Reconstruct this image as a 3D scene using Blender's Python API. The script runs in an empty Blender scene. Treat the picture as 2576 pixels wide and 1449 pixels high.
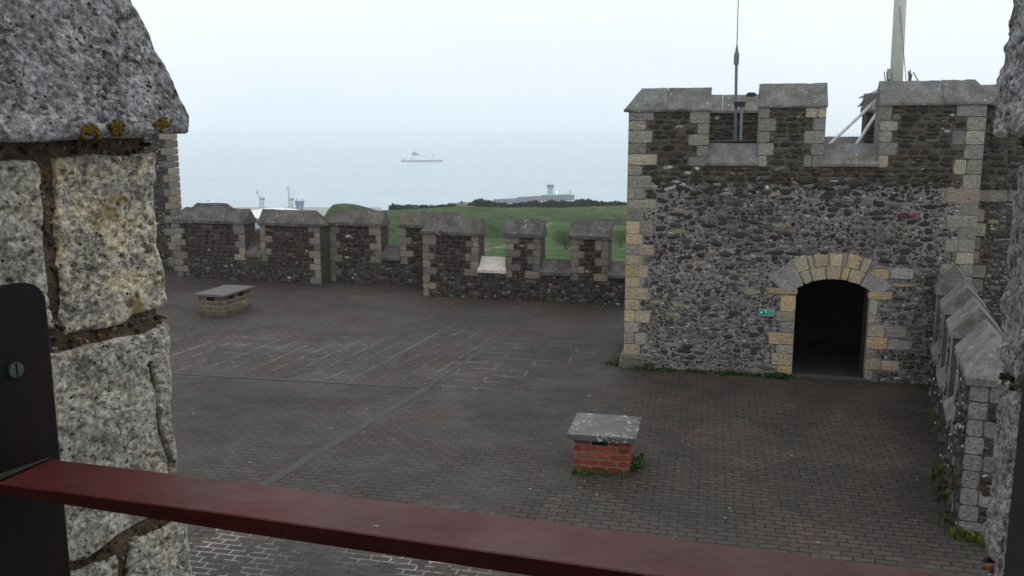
import bpy, math, random
import numpy as np
from mathutils import Vector

C = bpy.context.scene.collection
SC = bpy.context.scene
R = math.radians
rng = np.random.default_rng(7)

# ------------------------------------------------------------------ camera, sky, sun, exposure
EYE = 5.0
cam = bpy.data.cameras.new('camera'); camo = bpy.data.objects.new('camera', cam); C.objects.link(camo)
camo.location = (0, 0, EYE); camo.rotation_euler = (R(90 - 9.83), 0, 0)
cam.sensor_width = 36; cam.lens = 36 * 2231 / 2576; cam.clip_start = .05; cam.clip_end = 90000
SC.camera = camo
SC.view_settings.view_transform = 'Standard'; SC.view_settings.look = 'None'
SC.view_settings.exposure = 0.0; SC.view_settings.gamma = 1.0; SC.view_settings.use_curve_mapping = False
SC.cycles.volume_bounces = 4
SC.cycles.max_bounces = 8

SUN_EL, SUN_AZ = 58, 130            # azimuth clockwise from +Y
world = bpy.data.worlds.new("World"); SC.world = world; world.use_nodes = True
wt = world.node_tree; wt.nodes.clear()
def wn(t, **k):
    n = wt.nodes.new(t)
    for a, b in k.items(): setattr(n, a, b)
    return n
sky = wn('ShaderNodeTexSky', sky_type='NISHITA', sun_disc=False)
sky.sun_elevation = R(SUN_EL); sky.sun_rotation = R(SUN_AZ)
tc = wn('ShaderNodeTexCoord'); nz = wn('ShaderNodeTexNoise'); nz.inputs['Scale'].default_value = 2.2; nz.inputs['Detail'].default_value = 5
mp = wn('ShaderNodeMapping'); mp.inputs['Scale'].default_value = (1, 1, 2.6)
wt.links.new(tc.outputs['Generated'], mp.inputs['Vector']); wt.links.new(mp.outputs['Vector'], nz.inputs['Vector'])
cr = wn('ShaderNodeValToRGB')
cr.color_ramp.elements[0].position = .3; cr.color_ramp.elements[0].color = (.88, .955, 1.03, 1)
cr.color_ramp.elements[1].position = .7; cr.color_ramp.elements[1].color = (.96, 1.01, 1.05, 1)
wt.links.new(nz.outputs['Fac'], cr.inputs['Fac'])
sc_ = wn('ShaderNodeVectorMath', operation='SCALE'); sc_.inputs['Scale'].default_value = 10.5
sx = wn('ShaderNodeSeparateXYZ'); wt.links.new(tc.outputs['Generated'], sx.inputs[0])
gr = wn('ShaderNodeValToRGB'); gr.color_ramp.elements[0].position = 0; gr.color_ramp.elements[0].color = (.86, .91, .945, 1)
gr.color_ramp.elements[1].position = 1; gr.color_ramp.elements[1].color = (1.18, 1.16, 1.13, 1)
e_ = gr.color_ramp.elements.new(.13); e_.color = (1.02, 1.015, 1.0, 1)
wt.links.new(sx.outputs['Z'], gr.inputs['Fac'])
gm = wn('ShaderNodeMixRGB', blend_type='MULTIPLY'); gm.inputs['Fac'].default_value = 1
wt.links.new(cr.outputs['Color'], gm.inputs['Color1']); wt.links.new(gr.outputs['Color'], gm.inputs['Color2'])
wt.links.new(gm.outputs['Color'], sc_.inputs[0])
mx = wn('ShaderNodeMixRGB'); mx.inputs['Fac'].default_value = .94
wt.links.new(sky.outputs['Color'], mx.inputs['Color1']); wt.links.new(sc_.outputs['Vector'], mx.inputs['Color2'])
bg = wn('ShaderNodeBackground'); bg.inputs['Strength'].default_value = .1
wo = wn('ShaderNodeOutputWorld')
wt.links.new(mx.outputs['Color'], bg.inputs['Color']); wt.links.new(bg.outputs['Background'], wo.inputs['Surface'])

sl = bpy.data.lights.new('sun', 'SUN'); sl.energy = .5; sl.angle = R(35); sl.color = (1, .97, .93)
so = bpy.data.objects.new('sun', sl); C.objects.link(so)
sd = Vector((math.sin(R(SUN_AZ)) * math.cos(R(SUN_EL)), math.cos(R(SUN_AZ)) * math.cos(R(SUN_EL)), math.sin(R(SUN_EL))))
so.rotation_euler = sd.to_track_quat('Z', 'Y').to_euler(); so.location = (0, -5, 30)

# ------------------------------------------------------------------ material helpers
class NT:
    def __init__(s, name):
        s.m = bpy.data.materials.new(name); s.m.use_nodes = True; s.t = s.m.node_tree
        s.p = s.t.nodes['Principled BSDF']; s.pos = None
    def n(s, t, **k):
        n = s.t.nodes.new(t)
        for a, b in k.items(): setattr(n, a, b)
        return n
    def l(s, a, b): s.t.links.new(a, b)
    def P(s):
        if s.pos is None: s.pos = s.n('ShaderNodeNewGeometry').outputs['Position']
        return s.pos
    def vec(s, scale=(1, 1, 1), rot=(0, 0, 0), loc=(0, 0, 0)):
        m = s.n('ShaderNodeMapping'); m.inputs['Scale'].default_value = scale; m.inputs['Rotation'].default_value = rot
        m.inputs['Location'].default_value = loc
        s.l(s.P(), m.inputs['Vector']); return m.outputs['Vector']
    def noise(s, scale, detail=3, rough=.55, vec=None, dist=0):
        n = s.n('ShaderNodeTexNoise'); n.inputs['Scale'].default_value = scale; n.inputs['Detail'].default_value = detail
        n.inputs['Roughness'].default_value = rough; n.inputs['Distortion'].default_value = dist
        s.l(vec or s.P(), n.inputs['Vector']); return n.outputs['Fac']
    def voro(s, scale, out='Distance', vec=None, feature='F1', rand=1):
        n = s.n('ShaderNodeTexVoronoi', feature=feature); n.inputs['Scale'].default_value = scale; n.inputs['Randomness'].default_value = rand
        s.l(vec or s.P(), n.inputs['Vector']); return n.outputs[out]
    def ramp(s, f, stops):
        r = s.n('ShaderNodeValToRGB'); e = r.color_ramp.elements
        while len(e) < len(stops): e.new(.5)
        for x, (p, c) in zip(e, stops):
            x.position = p; x.color = (c, c, c, 1) if not isinstance(c, tuple) else (*c, 1)
        s.l(f, r.inputs['Fac']); return r.outputs['Color']
    def mix(s, f, a, b, mode='MIX'):
        m = s.n('ShaderNodeMixRGB', blend_type=mode)
        for k, v in (('Fac', f), ('Color1', a), ('Color2', b)):
            if hasattr(v, 'is_output'): s.l(v, m.inputs[k])
            elif k == 'Fac': m.inputs[k].default_value = v
            else: m.inputs[k].default_value = (*v, 1)
        return m.outputs['Color']
    def math(s, op, a, b=0.):
        m = s.n('ShaderNodeMath', operation=op)
        for i, v in enumerate((a, b)):
            if hasattr(v, 'is_output'): s.l(v, m.inputs[i])
            else: m.inputs[i].default_value = v
        return m.outputs[0]
    def bump(s, h, dist=.01, strength=1., prev=None):
        b = s.n('ShaderNodeBump'); b.inputs['Distance'].default_value = dist; b.inputs['Strength'].default_value = strength
        s.l(h, b.inputs['Height'])
        if prev is not None: s.l(prev, b.inputs['Normal'])
        return b.outputs['Normal']
    def done(s, col, rough=.9, normal=None, spec=.25):
        if hasattr(col, 'is_output'): s.l(col, s.p.inputs['Base Color'])
        else: s.p.inputs['Base Color'].default_value = (*col, 1)
        if hasattr(rough, 'is_output'): s.l(rough, s.p.inputs['Roughness'])
        else: s.p.inputs['Roughness'].default_value = rough
        s.p.inputs['Specular IOR Level'].default_value = spec
        if normal is not None: s.l(normal, s.p.inputs['Normal'])
        return s.m

def stone_mat(name, gain=1., speck=.12, stain=.6):
    t = NT(name); a = t.n('ShaderNodeAttribute', attribute_name='col')
    v = t.ramp(t.noise(26, 5, .65), [(.28, .5 * gain), (.72, 1.5 * gain)])
    c = t.mix(1, a.outputs['Color'], v, 'MULTIPLY')
    w = t.ramp(t.noise(9, 6, .7), [(.6, 0.), (.72, 1.)])
    c = t.mix(t.math('MULTIPLY', w, speck), c, (.42, .4, .36))
    d = t.ramp(t.noise(1.3, 6, .68), [(.46, 0.), (.68, stain)])
    c = t.mix(d, c, (.04, .035, .03))
    return t.done(c, .85, t.bump(t.noise(55, 4, .7), .012, .8))
M_STONE = stone_mat('rubble_stone')
M_ASHLAR = stone_mat('ashlar_stone', 1., .22, .28)

def mortar_mat(name, c1, c2, fleck=.0):
    t = NT(name)
    c = t.mix(t.ramp(t.noise(5, 6, .7), [(.35, 0.), (.65, 1.)]), c1, c2)
    c = t.mix(1, c, t.ramp(t.noise(40, 5, .75), [(.3, .45), (.7, 1.55)]), 'MULTIPLY')
    c = t.mix(t.ramp(t.noise(.7, 5, .65, t.vec((1, 1, .8), loc=(2, 5, 1))), [(.45, 0.), (.68, .6)]), c, (.075, .062, .05))
    c = t.mix(t.ramp(t.noise(60, 3, .6), [(.38, .6), (.55, 0.)]), c, (.03, .028, .025))
    if fleck:
        f = t.math('MULTIPLY', t.ramp(t.voro(26, vec=t.vec((1, 1, 1.5))), [(.16, 1.), (.28, 0.)]), t.ramp(t.noise(9, 3), [(.46, 0.), (.54, 1.)]))
        c = t.mix(t.math('MULTIPLY', f, fleck), c, (.45, .44, .43))
        f = t.math('MULTIPLY', t.ramp(t.noise(24, 4, .7, t.vec((1, 1, 1.6), loc=(3, 1, 2)), .8), [(.52, 0.), (.6, 1.)]), t.ramp(t.noise(8, 3, .5, t.vec(loc=(3, 3, 3))), [(.44, 0.), (.52, 1.)]))
        c = t.mix(t.math('MULTIPLY', f, .75), c, (.05, .047, .047))
    return t.done(c, .95, t.bump(t.noise(45, 5, .7), .02, .9))
M_MORTAR = mortar_mat('flint_mortar', (.245, .222, .205), (.385, .355, .33), .75)
M_MORTARD = mortar_mat('brown_mortar', (.085, .07, .056), (.15, .125, .10), .3)
M_MORTARP = mortar_mat('parapet_mortar', (.055, .045, .04), (.115, .098, .088), .35)

def coping_mat(name, base, dark, light, gain=1.):
    t = NT(name)
    c = t.mix(t.ramp(t.noise(3.2, 6, .65), [(.36, 0.), (.62, 1.)]), base, dark)
    c = t.mix(t.ramp(t.noise(30, 5, .7), [(.35, .55), (.6, 0.)]), c, (.035, .03, .027))
    sp = t.math('MULTIPLY', t.ramp(t.voro(7.5), [(.12, 1.), (.2, 0.)]), t.ramp(t.noise(2.3, 3), [(.48, 0.), (.6, 1.)]))
    c = t.mix(sp, c, light)
    c = t.mix(t.ramp(t.noise(1.1, 4, .6, t.vec((1, 1, 1), loc=(3, 7, 1))), [(.55, 0.), (.75, .5)]), c, (.13, .12, .06))
    return t.done(c, .9, t.bump(t.noise(34, 5, .7), .015, .7))
M_COPE = coping_mat('coping_stone', (.16, .15, .148), (.085, .075, .065), (.45, .44, .41))
M_COPET = coping_mat('coping_stone_clean', (.24, .24, .245), (.13, .125, .105), (.4, .39, .37))
M_COPEW = coping_mat('coping_stone_new', (.72, .66, .58), (.66, .6, .53), (.74, .7, .63))

def near_mat(name, base, pale, warm, darkamt):
    t = NT(name)
    big = t.noise(18, 6, .7)
    c = t.mix(t.ramp(big, [(.44, 0.), (.56, 1.)]), base, pale)
    wm = t.ramp(t.noise(20, 6, .65, t.vec(loc=(5, 2, 9)), .6), [(.50, 0.), (.55, 1.)])
    c = t.mix(t.math('MULTIPLY', wm, warm), c, (.66, .56, .38))
    fine = t.noise(170, 5, .75)
    ws = t.n('ShaderNodeVectorMath', operation='ADD'); wn_ = t.n('ShaderNodeTexNoise'); wn_.inputs['Scale'].default_value = 160; wn_.inputs['Detail'].default_value = 2; t.l(t.P(), wn_.inputs['Vector']); wsc = t.n('ShaderNodeVectorMath', operation='SCALE'); wsc.inputs['Scale'].default_value = .006; t.l(wn_.outputs['Color'], wsc.inputs[0]); t.l(t.P(), ws.inputs[0]); t.l(wsc.outputs['Vector'], ws.inputs[1])
    grain = t.n('ShaderNodeRGBToBW'); t.l(t.voro(230, 'Color', ws.outputs['Vector']), grain.inputs[0])
    c = t.mix(1, c, t.ramp(fine, [(.36, .5), (.64, 1.5)]), 'MULTIPLY')
    c = t.mix(1, c, t.ramp(grain.outputs[0], [(.25, .76), (.5, 1.), (.75, 1.27)]), 'MULTIPLY')
    zone = t.ramp(t.noise(14, 4, .6, t.vec(loc=(1, 8, 3))), [(.40, .25), (.58, 1.)])
    g2 = t.n('ShaderNodeRGBToBW'); t.l(t.voro(150, 'Color', ws.outputs['Vector']), g2.inputs[0])
    d1 = t.math('MULTIPLY', t.ramp(t.math('ADD', t.noise(60, 4, .7, None, .5), t.math('MULTIPLY', g2.outputs[0], .35)), [(.735, 0.), (.765, 1.)]), zone)
    c = t.mix(t.math('MULTIPLY', d1, darkamt), c, (.055, .052, .055))
    l1 = t.ramp(t.noise(85, 4, .7, t.vec(loc=(4, 4, 7)), .4), [(.57, 0.), (.61, .75)])
    c = t.mix(l1, c, (pale[0] * 1.35, pale[1] * 1.33, pale[2] * 1.28))
    pits = t.ramp(t.voro(130), [(.13, 1.), (.24, 0.)])
    pm = t.ramp(t.noise(45, 3), [(.49, 0.), (.56, 1.)])
    c = t.mix(t.math('MULTIPLY', pits, pm), c, (.012, .011, .012))
    oc = t.ramp(t.noise(12, 5, .6, t.vec(loc=(9, 4, 2)), .3), [(.62, 0.), (.66, 1.)])
    c = t.mix(t.math('MULTIPLY', oc, .75 * min(1, warm * 1.2)), c, (.30, .20, .06))
    h = t.math('SUBTRACT', t.math('ADD', t.math('MULTIPLY', fine, .7), big), t.math('MULTIPLY', pits, .35))
    h = t.math('SUBTRACT', h, t.math('MULTIPLY', d1, .25))
    return t.done(c, .92, t.bump(h, .0045, .8))
M_NEAR_CAP = near_mat('near_cap_stone', (.27, .258, .268), (.44, .428, .44), .03, .65)
M_NEAR_A = near_mat('near_lichened_stone', (.38, .345, .285), (.57, .525, .44), .95, .7)
M_NEAR_R = near_mat('near_shaded_stone', (.20, .19, .18), (.31, .30, .28), .06, .7)  # darker copy of the near stone: the right jamb's shade as colour
M_NEAR_B = near_mat('near_grey_stone', (.35, .33, .29), (.50, .475, .42), .22, .5)

def plain(name, col, rough=.7, nscale=20, amt=.25, metal=0, bumpd=.002, spec=.35):
    t = NT(name)
    v = t.ramp(t.noise(nscale, 4, .6), [(.3, 1 - amt), (.7, 1 + amt)])
    c = t.mix(1, col, v, 'MULTIPLY')
    t.p.inputs['Metallic'].default_value = metal
    return t.done(c, rough, t.bump(t.noise(nscale * 3, 3), bumpd, .5), spec)

# ------------------------------------------------------------------ mesh helpers
class MB:
    def __init__(s): s.v = []; s.f = []; s.c = []; s.m = []; s.n = 0
    def add(s, v, f, col=(.3, .3, .3), mat=0):
        v = np.asarray(v, float).reshape(-1, 3); k = s.n
        s.v.append(v)
        c = np.asarray(col, float)
        s.c.append(np.tile(c, (len(v), 1)) if c.ndim == 1 else c)
        for q in f: s.f.append(tuple(int(i) + k for i in q))
        s.m += [mat] * len(f); s.n += len(v)
    def build(s, name, mats, parent=None, smooth=False, loc=None):
        v = np.concatenate(s.v) if s.v else np.zeros((0, 3))
        off = np.array(parent.matrix_world.translation) if parent is not None else np.zeros(3)
        if parent is not None: off = np.array(parent['_base'])
        if loc is not None: off = np.array(loc, float)
        me = bpy.data.meshes.new(name); me.from_pydata((v - off).tolist(), [], s.f)
        if not isinstance(mats, (list, tuple)): mats = [mats]
        for m in mats: me.materials.append(m)
        if len(mats) > 1: me.polygons.foreach_set('material_index', np.array(s.m, dtype=np.int32))
        a = me.attributes.new('col', 'FLOAT_COLOR', 'POINT')
        c = np.concatenate(s.c); a.data.foreach_set('color', np.hstack([c, np.ones((len(c), 1))]).astype(np.float32).ravel())
        if smooth: me.polygons.foreach_set('use_smooth', np.ones(len(me.polygons), dtype=bool))
        me.update()
        o = bpy.data.objects.new(name, me); C.objects.link(o)
        if parent is not None: o.parent = parent
        if loc is not None: o.location = loc; o['_base'] = list(loc)
        return o
def finish():
    for o in bpy.data.objects:
        if '_base' in o: del o['_base']

def tag(o, label=None, cat=None, group=None, kind=None):
    if label: o['label'] = label
    if cat: o['category'] = cat
    if group: o['group'] = group
    if kind: o['kind'] = kind
    return o
def thing(name, base, label, cat, group=None):
    o = bpy.data.objects.new(name, None); o.empty_display_size = .3; C.objects.link(o)
    o.location = base; o['_base'] = [float(x) for x in base]
    return tag(o, label, cat, group)

class Fr:                                    # a face frame: U along, N outward, Z up
    def __init__(s, P, Q=None, U=None, z=0.):
        s.O = np.array([P[0], P[1], z], float)
        U = np.array(U if U is not None else (Q[0] - P[0], Q[1] - P[1]), float); s.L = float(np.hypot(*U)); U = U / s.L
        s.U = np.array([U[0], U[1], 0]); s.N = np.array([U[1], -U[0], 0]); s.Z = np.array([0, 0, 1.]); s.rects = []
    def p(s, u, v, w):
        u, v, w = np.broadcast_arrays(np.asarray(u, float), v, w)
        return s.O + u[..., None] * s.U + v[..., None] * s.Z + w[..., None] * s.N
BOXF = [(0, 3, 2, 1), (4, 5, 6, 7), (0, 1, 5, 4), (1, 2, 6, 5), (2, 3, 7, 6), (3, 0, 4, 7)]
def box(mb, F, u0, u1, v0, v1, w0, w1, col=(.3, .3, .3), mat=0):
    u = [u0, u1, u1, u0] * 2; w = [w1, w1, w0, w0] * 2; v = [v0] * 4 + [v1] * 4
    mb.add(F.p(np.array(u, float), np.array(v, float), np.array(w, float)), BOXF, col, mat)
WF = Fr((0, 0), U=(1, 0))                      # world frame: w = -Y
def wbox(mb, x0, x1, y0, y1, z0, z1, col=(.3, .3, .3), mat=0): box(mb, WF, x0, x1, z0, z1, -y1, -y0, col, mat)
def tube(mb, a, b, r0, r1=None, n=8, col=(.3, .3, .3), mat=0, cap=True):
    a = np.array(a, float); b = np.array(b, float); r1 = r0 if r1 is None else r1
    d = (b - a) / np.linalg.norm(b - a); x = np.cross(d, [0, 0, 1.] if abs(d[2]) < .9 else [1., 0, 0]); x /= np.linalg.norm(x); y = np.cross(d, x)
    t = np.arange(n) * 2 * np.pi / n; ring = np.cos(t)[:, None] * x + np.sin(t)[:, None] * y
    f = [(i, (i + 1) % n, n + (i + 1) % n, n + i) for i in range(n)]
    if cap: f += [tuple(range(n))[::-1], tuple(range(n, 2 * n))]
    mb.add(np.vstack([a + ring * r0, b + ring * r1]), f, col, mat)
def vnoise(p, seed=0):
    p = np.asarray(p, float); i = np.floor(p).astype(np.int64); f = p - i; f = f * f * (3 - 2 * f); out = 0
    for dx in (0, 1):
        for dy in (0, 1):
            for dz in (0, 1):
                h = (i[..., 0] + dx) * 374761393 + (i[..., 1] + dy) * 668265263 + (i[..., 2] + dz) * 2147483647 + seed * 144665
                h = (h ^ (h >> 13)) * 1274126177; h = (h ^ (h >> 16)) & 0xffff
                wgt = (f[..., 0] if dx else 1 - f[..., 0]) * (f[..., 1] if dy else 1 - f[..., 1]) * (f[..., 2] if dz else 1 - f[..., 2])
                out = out + wgt * h / 65535.
    return out * 2 - 1
def fbm(p, oct=4, seed=0, gain=.5):
    s = 0; a = 1.
    for k in range(oct): s = s + a * vnoise(np.asarray(p) * 2 ** k, seed + k * 17); a *= gain
    return s

# ------------------------------------------------------------------ masonry
FLINT = [((.028, .026, .027), 26), ((.066, .062, .060), 18), ((.155, .148, .142), 18), ((.24, .235, .23), 14), ((.50, .485, .46), 9), ((.055, .042, .034), 12), ((.25, .19, .12), 3)]
FLINTP = [((.022, .021, .022), 30), ((.05, .048, .048), 20), ((.12, .115, .11), 16), ((.42, .4, .38), 10), ((.05, .032, .025), 26), ((.19, .15, .11), 3)]
IRON = [((.040, .031, .023), 34), ((.058, .043, .031), 28), ((.03, .024, .02), 18), ((.11, .10, .09), 10), ((.085, .06, .042), 8), ((.45, .43, .4), 2)]
IRONP = [((.045, .025, .02), 36), ((.06, .033, .026), 26), ((.03, .02, .018), 22), ((.10, .085, .072), 9), ((.42, .4, .37), 2)]
KIND = {'flintu': (FLINT, 0, 0, 0, 0, 0, 0), 'flint': (FLINT, .045, .10, .05, .15, .85, 2.6), 'flintp': (FLINTP, .055, .12, .06, .17, .86, 2.6),
        'iron': (IRON, .09, .16, .13, .34, .93, 4.), 'ironp': (IRONP, .10, .17, .15, .36, .92, 3.6)}
def pick(pal):
    w = np.array([x[1] for x in pal], float); i = rng.choice(len(pal), p=w / w.sum()); return np.array(pal[i][0])
NA = 11
def dome(mb, F, uc, vc, hu, hv, prot, e, col, rot=0., w0=-.012, mat=0, jit=.13):
    t = (np.arange(NA) + rng.uniform(-.25, .25, NA)) * 2 * np.pi / NA
    r = (np.abs(np.cos(t)) ** e + np.abs(np.sin(t)) ** e) ** (-1 / e) * (1 + rng.uniform(-jit, jit * .6, NA))
    x = r * np.cos(t) * hu; y = r * np.sin(t) * hv
    cu, su = math.cos(rot), math.sin(rot); x, y = x * cu - y * su, x * su + y * cu
    k1 = rng.uniform(.86, .95, NA); k2 = rng.uniform(.4, .62, NA)
    uu = np.concatenate([x, x * k1, x * k2, [rng.uniform(-.2, .2) * hu]]) + uc
    vv = np.concatenate([y, y * k1, y * k2, [rng.uniform(-.2, .2) * hv]]) + vc
    ww = np.concatenate([np.full(NA, w0), prot * rng.uniform(.35, .75, NA), prot * rng.uniform(.75, 1.1, NA), [prot * rng.uniform(.8, 1.15)]])
    f = []
    for k in (0, NA):
        f += [(k + i, k + (i + 1) % NA, k + NA + (i + 1) % NA, k + NA + i) for i in range(NA)]
    f += [(2 * NA + i, 2 * NA + (i + 1) % NA, 3 * NA) for i in range(NA)]
    mb.add(F.p(uu, vv, ww), f, col * rng.uniform(.75, 1.25), mat)
def rubble(mb, F, u0, u1, v0, v1, kind, excl=None, prot=.03, mat=0, skip=.0):
    if kind[0] == 'f': return flint(mb, F, u0, u1, v0, v1, kind, excl, prot, mat)
    pal, h0, h1, w0, w1, fill, e = KIND[kind]
    v = v0
    while v < v1 - .02:
        h = min(rng.uniform(h0, h1), v1 - v); u = u0 - rng.uniform(0, .04)
        if v1 - (v + h) < .05: h = v1 - v
        rr_ = [r for r in F.rects if r[2] < v + h * .75 and r[3] > v + h * .25]
        while u < u1 - .02:
            w = rng.uniform(w0, w1) * (1.25 if rng.random() < .12 else 1.)
            a, b = u, min(u + w, u1); hit = [r for r in rr_ if r[0] < b and r[1] > a]
            for r in hit:
                if r[0] <= a + .04: a = r[1]
                else: b = min(b, r[0])
            if b - a < .04: u = max(b, a, u + .02); continue
            u = b; n = 2 if h > .12 and rng.random() < .22 else 1
            for q in range(n):
                uc, vc, w_, h_ = (a + b) / 2, v + h * (q + .5) / n + rng.uniform(-.012, .012), b - a, h / n
                if rng.random() < skip or (excl is not None and excl(uc, vc, w_ / 2, h_ / 2)): continue
                k = fill * rng.uniform(.84, 1.04); col = pick(pal)
                if col.sum() > 1.: k *= .7
                dome(mb, F, uc, vc, w_ / 2 * k, h_ / 2 * k * rng.uniform(.8, 1.12), prot * rng.uniform(.4, 1.3), e * rng.uniform(.55, 1.2), col, rng.normal(0, .07), mat=mat, jit=.16)
        v += h
    # small pieces pushed into the joints
    for _ in range(int((u1 - u0) * (v1 - v0) * 26)):
        uc, vc = rng.uniform(u0, u1), rng.uniform(v0, v1)
        if any(r[0] - .02 < uc < r[1] + .02 and r[2] < vc < r[3] for r in F.rects) or (excl is not None and excl(uc, vc, .02, .02)): continue
        dome(mb, F, uc, vc, rng.uniform(.015, .05), rng.uniform(.008, .018), prot * rng.uniform(.6, 1.3), 2.4, pick([((.20, .185, .165), 3), ((.10, .09, .08), 3), ((.42, .4, .37), .7), ((.05, .035, .028), 2)]), rng.normal(0, .25), mat=mat, jit=.25)
FL_SIZES = {'flint': [(26, .07, .18, .03, .065), (100, .04, .09, .022, .045), (320, .022, .045, .015, .032), (360, .011, .026, .009, .02)],
            'flintu': [(40, .07, .2, .035, .075), (120, .04, .09, .022, .048), (330, .022, .048, .016, .034), (330, .011, .026, .009, .02)],
            'flintp': [(30, .08, .17, .035, .075), (80, .05, .09, .03, .052), (140, .03, .055, .022, .04)]}
FL_PAL = {'flintu': [[((.045, .036, .03), 9), ((.12, .117, .112), 4), ((.065, .055, .048), 6), ((.22, .175, .12), 1)], [((.038, .033, .03), 6), ((.07, .058, .05), 6), ((.15, .147, .142), 5), ((.29, .28, .265), 3)], None, None],
          'flint': [[((.05, .043, .038), 6), ((.15, .15, .152), 6), ((.075, .072, .07), 5), ((.26, .21, .14), 1.5)], [((.05, .047, .045), 5), ((.10, .098, .098), 6), ((.18, .178, .175), 5), ((.28, .27, .26), 2)], None, None],
          'flintp': [[((.035, .026, .022), 8), ((.10, .095, .09), 3), ((.055, .04, .033), 5)], None, None]}
def flint(mb, F, u0, u1, v0, v1, kind, excl, prot, mat):
    """irregular uncoursed flint: big stones first, then smaller ones into what is left"""
    rs_ = .008; nu, nv = int((u1 - u0) / rs_) + 2, int((v1 - v0) / rs_) + 2; occ = np.zeros((nv, nu), bool)
    for r in F.rects:
        i0, i1, j0, j1 = [int(x / rs_) for x in (r[0] - u0, r[1] - u0, r[2] - v0, r[3] - v0)]
        if i1 > 0 and j1 > 0: occ[max(j0, 0):j1 + 1, max(i0, 0):i1 + 1] = True
    area = (u1 - u0) * (v1 - v0)
    for k, (dens, a0, a1, b0, b1) in enumerate(FL_SIZES[kind]):
        pal = FL_PAL[kind][k] or KIND[kind][0]
        for _ in range(int(dens * area * 2.6)):
            hu, hv = rng.uniform(a0, a1) * rng.uniform(.7, 1), rng.uniform(b0, b1)
            uc, vc = rng.uniform(u0 + hu * .5, u1 - hu * .5), rng.uniform(v0 + hv * .6, v1 - hv * .6)
            i0, i1, j0, j1 = int((uc - hu * .86 - u0) / rs_), int((uc + hu * .86 - u0) / rs_), int((vc - hv * .86 - v0) / rs_), int((vc + hv * .86 - v0) / rs_)
            if k > 1 and vnoise(np.array([[uc * 1.4 + 8, vc * 1.9, F.O[0] + 3]]))[0] > .28 and rng.random() < .6: continue
            if k < 2 and vnoise(np.array([[uc * 1.9 + 3, vc * 2.6, F.O[0] + k * 9]]))[0] < rng.uniform(-.45, .25): continue
            if occ[max(j0, 0):j1 + 1, max(i0, 0):i1 + 1].any() or (excl is not None and excl(uc, vc, hu, hv)): continue
            occ[max(j0, 0):j1 + 1, max(i0, 0):i1 + 1] = True; col = pick(pal)
            sc_l = .72 if col.sum() > 1. else 1.
            dome(mb, F, uc, vc, hu * sc_l, hv * sc_l, min(prot * rng.uniform(.4, 1.1), hv * .9 + .004), rng.uniform(1.7, 3.4) if k else rng.uniform(2.2, 5.5), col, rng.normal(0, .3) if k else rng.normal(0, .1), mat=mat, jit=.3 if k else .24)
def block(mb, F, u0, u1, v0, v1, w0, w1, col, mat=0, bev=.007, jit=.003, joint=.006):
    F.rects.append((u0, u1, v0, v1)); u0 += joint; u1 -= joint; v0 += joint; v1 -= joint
    n = 4; pts = []
    for k in range(4):
        for i in range(n):
            t = i / n
            pts.append([(-1 + 2 * t, -1), (1, -1 + 2 * t), (1 - 2 * t, 1), (-1, 1 - 2 * t)][k])
    pts = np.array(pts, float); N = len(pts); hu, hv = (u1 - u0) / 2, (v1 - v0) / 2; uc, vc = (u0 + u1) / 2, (v0 + v1) / 2
    crn = (np.abs(pts[:, 0]) > .99) & (np.abs(pts[:, 1]) > .99)
    b = np.where(crn, bev * 1.4, 0)
    x = np.sign(pts[:, 0]) * np.maximum(np.abs(pts[:, 0]) * hu - b, 0) + rng.normal(0, jit, N) * .6
    y = np.sign(pts[:, 1]) * np.maximum(np.abs(pts[:, 1]) * hv - b, 0) + rng.normal(0, jit, N) * .6
    k = np.maximum(1 - bev / max(hu, .02), .6), np.maximum(1 - bev / max(hv, .02), .6)
    uu = np.concatenate([x, x, x * k[0], x * .5, [0]]) + uc; vv = np.concatenate([y, y, y * k[1], y * .5, [0]]) + vc
    ww = np.concatenate([np.full(N, w0), np.full(N, w1 - bev) + rng.normal(0, jit, N) * .5, np.full(N, w1) + rng.normal(0, jit, N) * .4, np.full(N, w1) + rng.normal(0, jit, N), [w1 + jit]])
    f = [tuple(range(N))[::-1]]
    for q in range(3): f += [(q * N + i, q * N + (i + 1) % N, (q + 1) * N + (i + 1) % N, (q + 1) * N + i) for i in range(N)]
    f += [(3 * N + i, 3 * N + (i + 1) % N, 4 * N) for i in range(N)]
    mb.add(F.p(uu, vv, ww), f, np.asarray(col) * rng.uniform(.82, 1.15), mat)
ASH_G = [((.20, .185, .155), 30), ((.26, .235, .19), 26), ((.17, .165, .15), 22), ((.24, .19, .15), 10), ((.32, .28, .21), 8)]
ASH_P = [((.17, .145, .12), 30), ((.22, .19, .15), 26), ((.15, .135, .12), 22), ((.24, .19, .14), 12)]
ASH_W = [((.36, .285, .185), 30), ((.33, .27, .19), 28), ((.23, .21, .185), 22), ((.36, .27, .15), 10), ((.27, .245, .21), 10)]
GAIN = 1.12
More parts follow.
